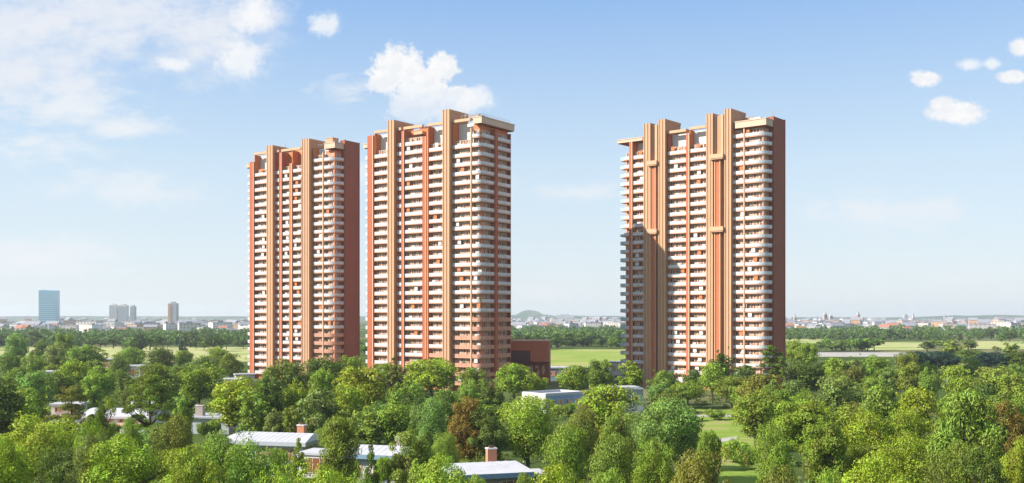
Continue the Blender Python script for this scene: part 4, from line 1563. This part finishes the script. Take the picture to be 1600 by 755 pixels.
# (px centre, py of the top, width in px, kind, tint, distance or None for a 13 m tree)
LIST = [
    (62, 646, 125, 'round', 'lime', None), (8, 684, 90, 'round', 'lime', None), (200, 686, 135, 'round', 'lime', None), (300, 699, 98, 'round', 'yel', None),
    (346, 672, 76, 'round', 'mid', None), (396, 690, 96, 'round', 'mid', None), (140, 679, 62, 'round', 'grey', None), (110, 604, 74, 'pine', 'brown', 172),
    (234, 586, 74, 'pine', 'olive', 178), (42, 607, 74, 'round', 'mid', None), (4, 571, 56, 'oval', 'dark', 190), (52, 580, 58, 'round', 'blue', None),
    (112, 564, 54, 'round', 'lime', None), (158, 573, 52, 'round', 'fresh', 295), (147, 588, 30, 'oval', 'fresh', 268), (200, 584, 44, 'oval', 'dark', 275),
    (250, 569, 62, 'round', 'olive', 272), (310, 567, 72, 'round', 'lime', 285), (366, 588, 78, 'round', 'yel', 220), (398, 600, 50, 'oval', 'mid', 212),
    (288, 611, 28, 'oval', 'fresh', 190), (160, 622, 38, 'oval', 'lime', 172), (142, 650, 44, 'round', 'lime', 140), (205, 653, 50, 'round', 'fresh', 134),
    (272, 648, 62, 'round', 'brown', 138), (412, 590, 46, 'oval', 'dark', 226), (453, 561, 62, 'round', 'olive', 300), (462, 594, 38, 'round', 'lime', 228),
    (505, 557, 68, 'round', 'dark', 318), (505, 576, 38, 'round', 'fresh', 262), (548, 556, 42, 'round', 'mid', 350), (562, 573, 82, 'round', 'yel', 240),
    (545, 602, 60, 'round', 'yel', 214), (617, 558, 28, 'cone', 'brown', 322), (675, 560, 80, 'round', 'lime', 312), (738, 574, 44, 'round', 'mid', 290),
    (803, 568, 52, 'round', 'fresh', 305), (500, 600, 58, 'oval', 'grey', 205), (427, 629, 31, 'oval', 'grey', 208), (457, 629, 33, 'oval', 'olive', 207),
    (529, 648, 56, 'oval', 'olive', 140), (580, 622, 52, 'oval', 'mid', 192), (622, 627, 62, 'round', 'fresh', 192), (672, 622, 58, 'round', 'blue', 176),
    (702, 609, 46, 'round', 'blue', 205), (727, 620, 62, 'oval', 'rust', 172), (762, 640, 60, 'oval', 'grey', 170), (652, 671, 72, 'oval', 'olive', 124),
    (696, 676, 46, 'round', 'mid', 158), (580, 698, 52, 'cone', 'dark', 104), (466, 686, 42, 'cone', 'fresh', 132), (690, 715, 122, 'round', 'fresh', None),
    (500, 726, 96, 'round', 'lime', None), (436, 737, 76, 'round', 'lime', None), (565, 736, 66, 'round', 'fresh', None), (628, 594, 58, 'round', 'fresh', 222),
    (642, 610, 54, 'round', 'dark', 204), (765, 597, 40, 'oval', 'dark', 225), (825, 618, 96, 'round', 'fresh', 172), (842, 583, 42, 'round', 'lime', 312),
    (896, 571, 50, 'round', 'lime', 322), (938, 562, 46, 'round', 'mid', 330), (988, 554, 40, 'oval', 'lime', 318), (945, 601, 88, 'round', 'yel', 208),
    (902, 640, 54, 'round', 'olive', 154), (919, 634, 40, 'oval', 'brown', 162), (966, 642, 56, 'round', 'mid', 140), (1040, 621, 108, 'round', 'blue', 165),
    (885, 664, 76, 'round', 'mid', 124), (957, 679, 80, 'round', 'olive', 112), (1018, 683, 64, 'round', 'mid', 109), (1095, 702, 96, 'round', 'brown', 100),
    (860, 730, 116, 'round', 'lime', None), (958, 738, 90, 'round', 'mid', None), (1075, 594, 76, 'spread', 'mid', 300), (1040, 579, 48, 'round', 'mid', 312), (1113, 567, 46, 'round', 'fresh', 322),
    (1127, 547, 34, 'oval', 'dark', 335), (1162, 571, 54, 'round', 'dark', 310), (1143, 589, 56, 'round', 'olive', 296), (1180, 608, 74, 'round', 'olive', 205),
    (1108, 674, 38, 'bush', 'mid', 160), (1262, 624, 90, 'oval', 'fresh', None), (1212, 662, 56, 'round', 'fresh', 126), (1305, 588, 64, 'round', 'grey', None),
    (1255, 565, 66, 'round', 'dark', None), (1186, 584, 62, 'round', 'brown', 250), (1218, 595, 52, 'round', 'mid', 224), (1304, 559, 34, 'round', 'fresh', 352),
    (1335, 557, 36, 'oval', 'grey', 352), (1372, 555, 46, 'round', 'mid', 350), (1386, 574, 26, 'oval', 'blue', 318), (1422, 567, 40, 'round', 'olive', None),
    (1453, 575, 32, 'round', 'mid', None), (1497, 571, 46, 'round', 'fresh', None), (1552, 573, 62, 'round', 'olive', None), (1588, 585, 44, 'oval', 'fresh', None),
    (1375, 602, 66, 'round', 'mid', None), (1430, 605, 68, 'round', 'yel', None), (1508, 611, 124, 'willow', 'mid', 150), (1582, 629, 56, 'oval', 'rust', 148),
    (1345, 639, 90, 'round', 'lime', None), (1420, 640, 60, 'round', 'yel', None), (1410, 676, 102, 'round', 'lime', None), (1350, 711, 100, 'round', 'lime', None),
    (1292, 658, 66, 'oval', 'mid', None), (1225, 727, 90, 'round', 'brown', None), (1285, 735, 60, 'round', 'fresh', None), (1590, 684, 60, 'round', 'yel', None),
    (1490, 690, 76, 'round', 'olive', 112), (1207, 540, 38, 'pine', 'dark', 318), (1545, 700, 70, 'oval', 'dark', 108),
    # beyond, around the dry field on the left
    (27, 521, 36, 'round', 'blue', 500), (62, 530, 24, 'round', 'grey', 500), (100, 521, 34, 'round', 'mid', 540), (90, 537, 40, 'round', 'grey', 452), (133, 539, 54, 'round', 'mid', 440),
    (205, 543, 54, 'spread', 'mid', 455), (253, 540, 46, 'round', 'dark', 450), (338, 541, 32, 'round', 'fresh', 470), (360, 552, 40, 'round', 'olive', 400), (55, 552, 34, 'round', 'fresh', 385),
    (20, 548, 44, 'round', 'mid', 400), (185, 555, 40, 'spread', 'grey', 385), (320, 556, 40, 'round', 'grey', 380), (283, 527, 9, 'cone', 'navy', 640), (290, 530, 8, 'cone', 'navy', 645),
    # right of the lone tower
    (1240, 530, 30, 'round', 'mid', 520), (1262, 536, 34, 'round', 'fresh', 470), (1488, 530, 46, 'round', 'olive', 640),
    (1430, 549, 50, 'round', 'navy', 470), (1462, 549, 52, 'round', 'navy', 474), (1485, 551, 44, 'round', 'navy', 468), (1515, 546, 44, 'round', 'dark', 520), (1540, 551, 40, 'round', 'navy', 486),  # dark trees standing in shadow: that shadow is put into the navy leaf colour
    (1568, 548, 44, 'round', 'navy', 500), (1594, 549, 44, 'round', 'dark', 495), (1413, 548, 36, 'round', 'olive', 450), (1520, 560, 30, 'round', 'mid', 400),
    (1575, 535, 36, 'round', 'olive', 640), (1146, 686, 40, 'bush', 'fresh', 190), (1120, 640, 30, 'bush', 'mid', 268), (1168, 700, 34, 'bush', 'mid', 180),
    # shrubs close to the house walls
    (372, 699, 30, 'bush', 'mid', 181), (402, 702, 26, 'bush', 'dark', 181), (438, 700, 28, 'bush', 'fresh', 180), (470, 698, 24, 'bush', 'olive', 181),
    (548, 720, 34, 'bush', 'mid', 160), (600, 714, 30, 'bush', 'fresh', 160), (516, 716, 34, 'bush', 'dark', 162), (622, 708, 28, 'bush', 'olive', 161),
    (470, 714, 26, 'bush', 'olive', 160), (745, 745, 40, 'bush', 'fresh', 140), (820, 742, 40, 'bush', 'mid', 141),
    (175, 660, 28, 'bush', 'fresh', 230), (215, 655, 26, 'bush', 'mid', 233), (318, 658, 22, 'bush', 'mid', 230), (334, 656, 22, 'bush', 'fresh', 231),
    (870, 632, 24, 'bush', 'fresh', 276), (890, 630, 22, 'bush', 'mid', 279), (838, 634, 24, 'bush', 'mid', 272),
]
for (px, top, w, kind, tint, d) in LIST:
    if d is None:
        d = 1600 * (13.2 - CAMZ) / (495 - top)
    h = CAMZ - (top - 495) * d / 1600.0
    place_tree(px, d, h, w * d / 1600.0, kind, tint)

# more trees that fill the grove, kept clear of houses, lawn and what must stay visible
KEEP = [  # px0, px1, py0, py1, distance of what must be seen
    (333, 492, 660, 700, 186), (490, 632, 680, 712, 166), (700, 838, 704, 752, 146), (148, 232, 614, 664, 240), (74, 132, 617, 642, 250),
    (292, 344, 632, 662, 236), (804, 912, 606, 640, 280), (955, 1010, 602, 628, 288), (1096, 1142, 642, 692, 280), (1128, 1186, 704, 752, 205), (440, 500, 695, 720, 170),
    (322, 378, 570, 592, 372), (366, 400, 560, 585, 392), (60, 92, 558, 574, 425), (172, 224, 556, 574, 440), (856, 940, 562, 582, 432), (953, 972, 556, 574, 470),
    (798, 858, 530, 566, 404), (1225, 1282, 548, 566, 400), (1272, 1412, 543, 562, 700), (1466, 1502, 590, 606, 400), (388, 560, 300, 556, 420), (572, 800, 300, 566, 366), (975, 1225, 300, 556, 362)]
FOOT = [(-114, 448, -60, 405, 24), (-56, 397, 2, 360, 22), (43, 400, 102, 355, 22)]


def blocked(px, d, h, w):
    top = 495 - (h - CAMZ) * 1600 / d
    hw = w * 800 / d
    bot = 495 + CAMZ * 1600 / d
    for (a, b, c, e, kd) in KEEP:
        if d < kd + 9 and px + hw * 0.85 > a and px - hw * 0.85 < b and top < e - 1 and bot > c:
            return True
    x = wx(px, d)
    for (x0, y0, x1, y1, rad) in FOOT:
        for q in range(6):
            if math.hypot(x - (x0 + (x1 - x0) * q / 5), d - (y0 + (y1 - y0) * q / 5)) < rad * 0.75:
                return True
    return False


spots = [(t['o'].location.x, t['d'], t['w'] * t['d'] / 1600) for t in TREES]
frg = random.Random(11)
n_fill = 0
for tries in range(9000):
    if n_fill >= 190:
        break
    d = frg.uniform(92, 400) if frg.random() < 0.8 else frg.uniform(380, 520)
    px = frg.uniform(-50, 1650)
    h = frg.uniform(6.5, 11.2)
    w = h * frg.uniform(0.7, 0.95)
    if d > 360 and 780 < px < 1000:
        continue
    x = wx(px, d)
    if any(math.hypot(x - sx_, d - sy_) < 0.36 * (w + sw_) for (sx_, sy_, sw_) in spots):
        continue
    if blocked(px, d, h, w):
        continue
    kind = frg.choices(['round', 'oval', 'spread', 'bush', 'cone'], [6, 3, 1.2, 0.8, 0.5])[0]
    if kind == 'bush':
        h *= 0.5
    if kind == 'cone':
        w *= 0.6
    tint = frg.choices(['mid', 'dark', 'olive', 'fresh', 'lime', 'grey', 'blue', 'brown', 'yel'], [5, 4, 3, 3, 2, 2, 1.4, 0.8, 1])[0]
    place_tree(px, d, h, w, kind, tint)
    spots.append((x, d, w))
    n_fill += 1

# what nothing is seen of is left out again: front to back over a coarse grid of the view
grid = np.zeros((190, 400), bool)
TREES.sort(key=lambda q: q['d'])
keep = []
yy, xx = np.mgrid[0:190, 0:400]
for t_ in TREES:
    bot = min(755.0, 495 + CAMZ * 1600 / t_['d'])
    cy, ry = (t_['top'] + bot) / 2 / 4, max(1.0, (bot - t_['top']) / 8)
    m_ = (((xx - t_['px'] / 4) / max(1.0, t_['w'] / 8)) ** 2 + ((yy - cy) / ry) ** 2 < 1)
    free = int((m_ & ~grid).sum())
    if free < 3 or free < 0.04 * m_.sum():
        for ch in list(t_['o'].children):
            bpy.data.objects.remove(ch)
        bpy.data.objects.remove(t_['o'])
        continue
    grid |= (((xx - t_['px'] / 4) / max(0.6, t_['w'] / 9.5)) ** 2 + ((yy - cy) / (ry * 0.85)) ** 2 < 1)
    keep.append(t_)
TREES = keep

# low growth under the grove
urg = np.random.RandomState(77)
Cs, Rs, per = [], [], []
while len(Cs) < 2300:
    d = urg.uniform(88, 345) if urg.rand() < 0.85 else urg.uniform(340, 560)
    px = urg.uniform(-60, 1660)
    if 1085 < px < 1195 and d < 305:
        continue
    if d > 385 and (780 < px < 1000 or px > 1225 and px < 1420):
        continue
    x = wx(px, d)
    if any(abs(px - (a + b) / 2) < (b - a) / 2 + 6 and -4 < d - kd + 3 < 20 for (a, b, c, e, kd) in KEEP):
        continue
    r = urg.uniform(0.5, 1.5)
    Cs.append(np.array([x, d, r * 0.45]))
    Rs.append(r)
    per.append(34)
V = leaf_quads(urg, Cs, Rs, per, 0.62, 0.5, 0.8, 0.0, 0.45)
V[:, 2] = np.maximum(V[:, 2], 0.02)
ug = link_mesh('undergrowth', mesh_quads('undergrowth', V, M['leaf']))
ug.color = (0.110, 0.165, 0.036, 1)
tag(ug, 'low green undergrowth and shrubs covering the ground under the trees', 'undergrowth', kind='stuff')

# the belt of trees behind the fields: single trees as far as they can be told apart
BELTS = [(-30, 395, 830, 930, 40, 'behind the dry field on the left', ['mid', 'dark', 'fresh', 'blue', 'grey']),
         (560, 572, 700, 800, 2, 'in the gap between the left and middle towers', ['mid']),
         (795, 985, 850, 930, 20, 'behind the bright green field in the middle', ['fresh', 'mid', 'olive', 'dark']),
         (1280, 1368, 800, 830, 12, 'in the short row behind the pale road on the right', ['fresh', 'mid', 'blue']),
         (1222, 1640, 1090, 1160, 26, 'in the belt before the distant town on the right', ['dark', 'blue', 'mid', 'grey']),
         (1440, 1528, 780, 850, 7, 'along the right-hand field edge', ['olive', 'mid', 'grey']),
         (1580, 1640, 780, 850, 4, 'at the far right field corner', ['olive', 'mid'])]
brg = random.Random(3)
for (a, b, d0, d1, n, where, tints) in BELTS:
    for i in range(n):
        d = brg.uniform(d0, d1)
        px = a + (b - a) * (i + brg.uniform(0.1, 0.9)) / n
        tint = brg.choice(tints)
        h = 5.5 + 9.5 * brg.random() ** 1.3 if d0 > 820 else brg.uniform(6, 10.5)
        if d0 > 820:
            d += 45 * math.sin(px * 0.05) + brg.uniform(-20, 40)
        lab = 'small %s tree %s' % (TINT[tint][1], where)
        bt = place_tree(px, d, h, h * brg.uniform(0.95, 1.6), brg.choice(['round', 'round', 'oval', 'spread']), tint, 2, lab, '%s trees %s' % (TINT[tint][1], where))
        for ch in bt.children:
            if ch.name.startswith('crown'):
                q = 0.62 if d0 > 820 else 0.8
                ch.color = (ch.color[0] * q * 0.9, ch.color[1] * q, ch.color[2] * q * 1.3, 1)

# far woods that read as one mass
def forest(a, b, d0, d1, n, seed):
    rg = np.random.RandomState(seed)
    Cs, Rs, per = [], [], []
    for i in range(n):
        d = rg.uniform(d0, d1)
        px = rg.uniform(a, b)
        h = 5 + 9 * rg.rand() ** 1.6
        x = wx(px, d)
        for q in range(4):
            Cs.append(np.array([x + rg.uniform(-6, 6), d + rg.uniform(-6, 6), h * rg.uniform(0.3, 0.72)]))
            Rs.append(h * rg.uniform(0.28, 0.42))
            per.append(20)
    V = leaf_quads(rg, Cs, Rs, per, 3.0, 0.3, 0.9, 0.0, 0.45)
    V[:, 2] = np.maximum(V[:, 2], 0.05)
    o = link_mesh('forest', mesh_quads('forest', V, M['leaf']))
    return o


for (a, b, d0, d1, n, seed, col, lab) in ((-80, 420, 935, 1500, 460, 1, 'mid', 'far dark wood in front of the town left of the towers'),
                                          (780, 1000, 935, 1900, 380, 2, 'mid', 'far wood behind the green field between the towers'),
                                          (1210, 1680, 1180, 2000, 480, 3, 'mid', 'far tree belts in front of the town on the right'),
                                          (-80, 420, 2300, 3900, 320, 4, 'dark', 'scattered trees inside the far town on the left'),
                                          (780, 1000, 2200, 4000, 160, 5, 'dark', 'scattered trees inside the far town between the towers'),
                                          (1210, 1680, 2200, 4200, 380, 6, 'dark', 'scattered trees inside the far town on the right')):
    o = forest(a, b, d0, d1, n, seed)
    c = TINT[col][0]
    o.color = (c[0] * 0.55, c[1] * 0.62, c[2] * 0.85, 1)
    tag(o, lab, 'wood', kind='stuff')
# ------------------------------------------------------------------ a label of its own for every tree of the grove
MARKS = [('the brick-chimney house', 412, 680), ('the stone-chimney house', 575, 695), ('the orange-chimney house', 768, 728), ('the long pavilion', 185, 640),
         ('the white cube house', 100, 630), ('the grey house', 316, 647), ('the white and blue building', 855, 625), ('the plain grey box building', 980, 617),
         ("the leftmost tower", 470, 575), ("the middle tower", 690, 590), ("the red cube annex", 828, 555), ("the lone right tower", 1100, 575),
         ('the lawn opening', 1135, 690), ('the pale road', 1340, 552), ('the small pond', 1484, 598), ('the dry left field', 260, 550), ('the lower right corner', 1560, 740),
         ('the lower left corner', 40, 740), ('the right edge', 1590, 610), ('the left edge', 10, 600), ('the brown parasol pine', 110, 640), ('the olive parasol pine', 234, 620),
         ('the rust brown oval tree', 727, 650), ('the big bluish tree', 1040, 660), ('the big drooping dark tree', 1508, 650), ('the blackish tree row', 1460, 560),
         ('the tree belt', 1300, 575), ('the bottom edge', 1330, 745), ('the bottom edge', 640, 745), ('the bottom edge', 250, 745), ('the bottom edge', 950, 745)]
FIXED = {(110, 604): 'brown parasol-shaped pine on a bare trunk in front of the white cube house', (234, 586): 'olive parasol-shaped pine on a bare trunk right of the long pavilion',
         (727, 620): 'rust brown oval tree among green ones above the orange-chimney house', (1040, 621): 'big bluish green round tree left of the lawn opening',
         (1508, 611): 'big dark drooping tree near the lower right corner', (1582, 629): 'rust brown tree at the right edge of the photo',
         (617, 558): 'brownish conical tree against the foot of the middle tower', (1207, 540): 'dark ragged pine against the brown wall of the lone right tower',
         (580, 698): 'dark conical tree below the stone-chimney house', (466, 686): 'slim fresh green conical tree right of the brick-chimney house',
         (1108, 674): 'low bush on the left side of the lawn opening', (1095, 702): 'brownish drooping tree at the bottom edge below the lawn opening'}


def rel(t, m):
    dx, dy = t['px'] - m[1], (t['top'] + 12) - m[2]
    if abs(dx) > abs(dy) * 1.1:
        return 'right of' if dx > 0 else 'left of'
    return 'below' if dy > 0 else 'above'


ORD = {1: 'first', 2: 'second', 3: 'third', 4: 'fourth', 5: 'fifth', 6: 'sixth', 7: 'seventh', 8: 'eighth', 9: 'ninth', 10: 'tenth', 11: 'eleventh', 12: 'twelfth'}
by = {}
for t_ in TREES:
    t_['label'] = None
    for (fx, fy), lab in FIXED.items():
        if abs(t_['px'] - fx) < 0.6 and abs(t_['top'] - fy) < 1.5:
            t_['label'] = lab
    if t_['label'] is None:
        m_ = min(MARKS, key=lambda q: math.hypot(t_['px'] - q[1], 1.5 * (t_['top'] + 12 - q[2])))
        size = 'large' if t_['w'] > 72 else ('small' if t_['w'] < 40 else 'medium')
        noun = 'bush' if t_['kind'] == 'bush' else ('pine' if t_['kind'] == 'pine' else 'tree')
        kw = {'pine': 'flat-topped', 'bush': 'low'}.get(t_['kind'], KIND_WORD[t_['kind']])
        key = '%s %s %s %s %s %s' % (size, TINT[t_['tint']][1], kw, noun, rel(t_, m_), m_[0])
        by.setdefault(key, []).append(t_)
for key, ts in by.items():
    ts.sort(key=lambda q: q['px'])
    n = len(ts)
    for i, t_ in enumerate(ts):
        if n == 1:
            t_['label'] = key
        elif n == 2:
            t_['label'] = key + (', left of two' if i == 0 else ', right of two')
        else:
            t_['label'] = key + ', %s from left' % ORD.get(i + 1, str(i + 1))
for t_ in TREES:
    tag(t_['o'], t_['label'], t_['cat'], 'trees of the grove around the towers')
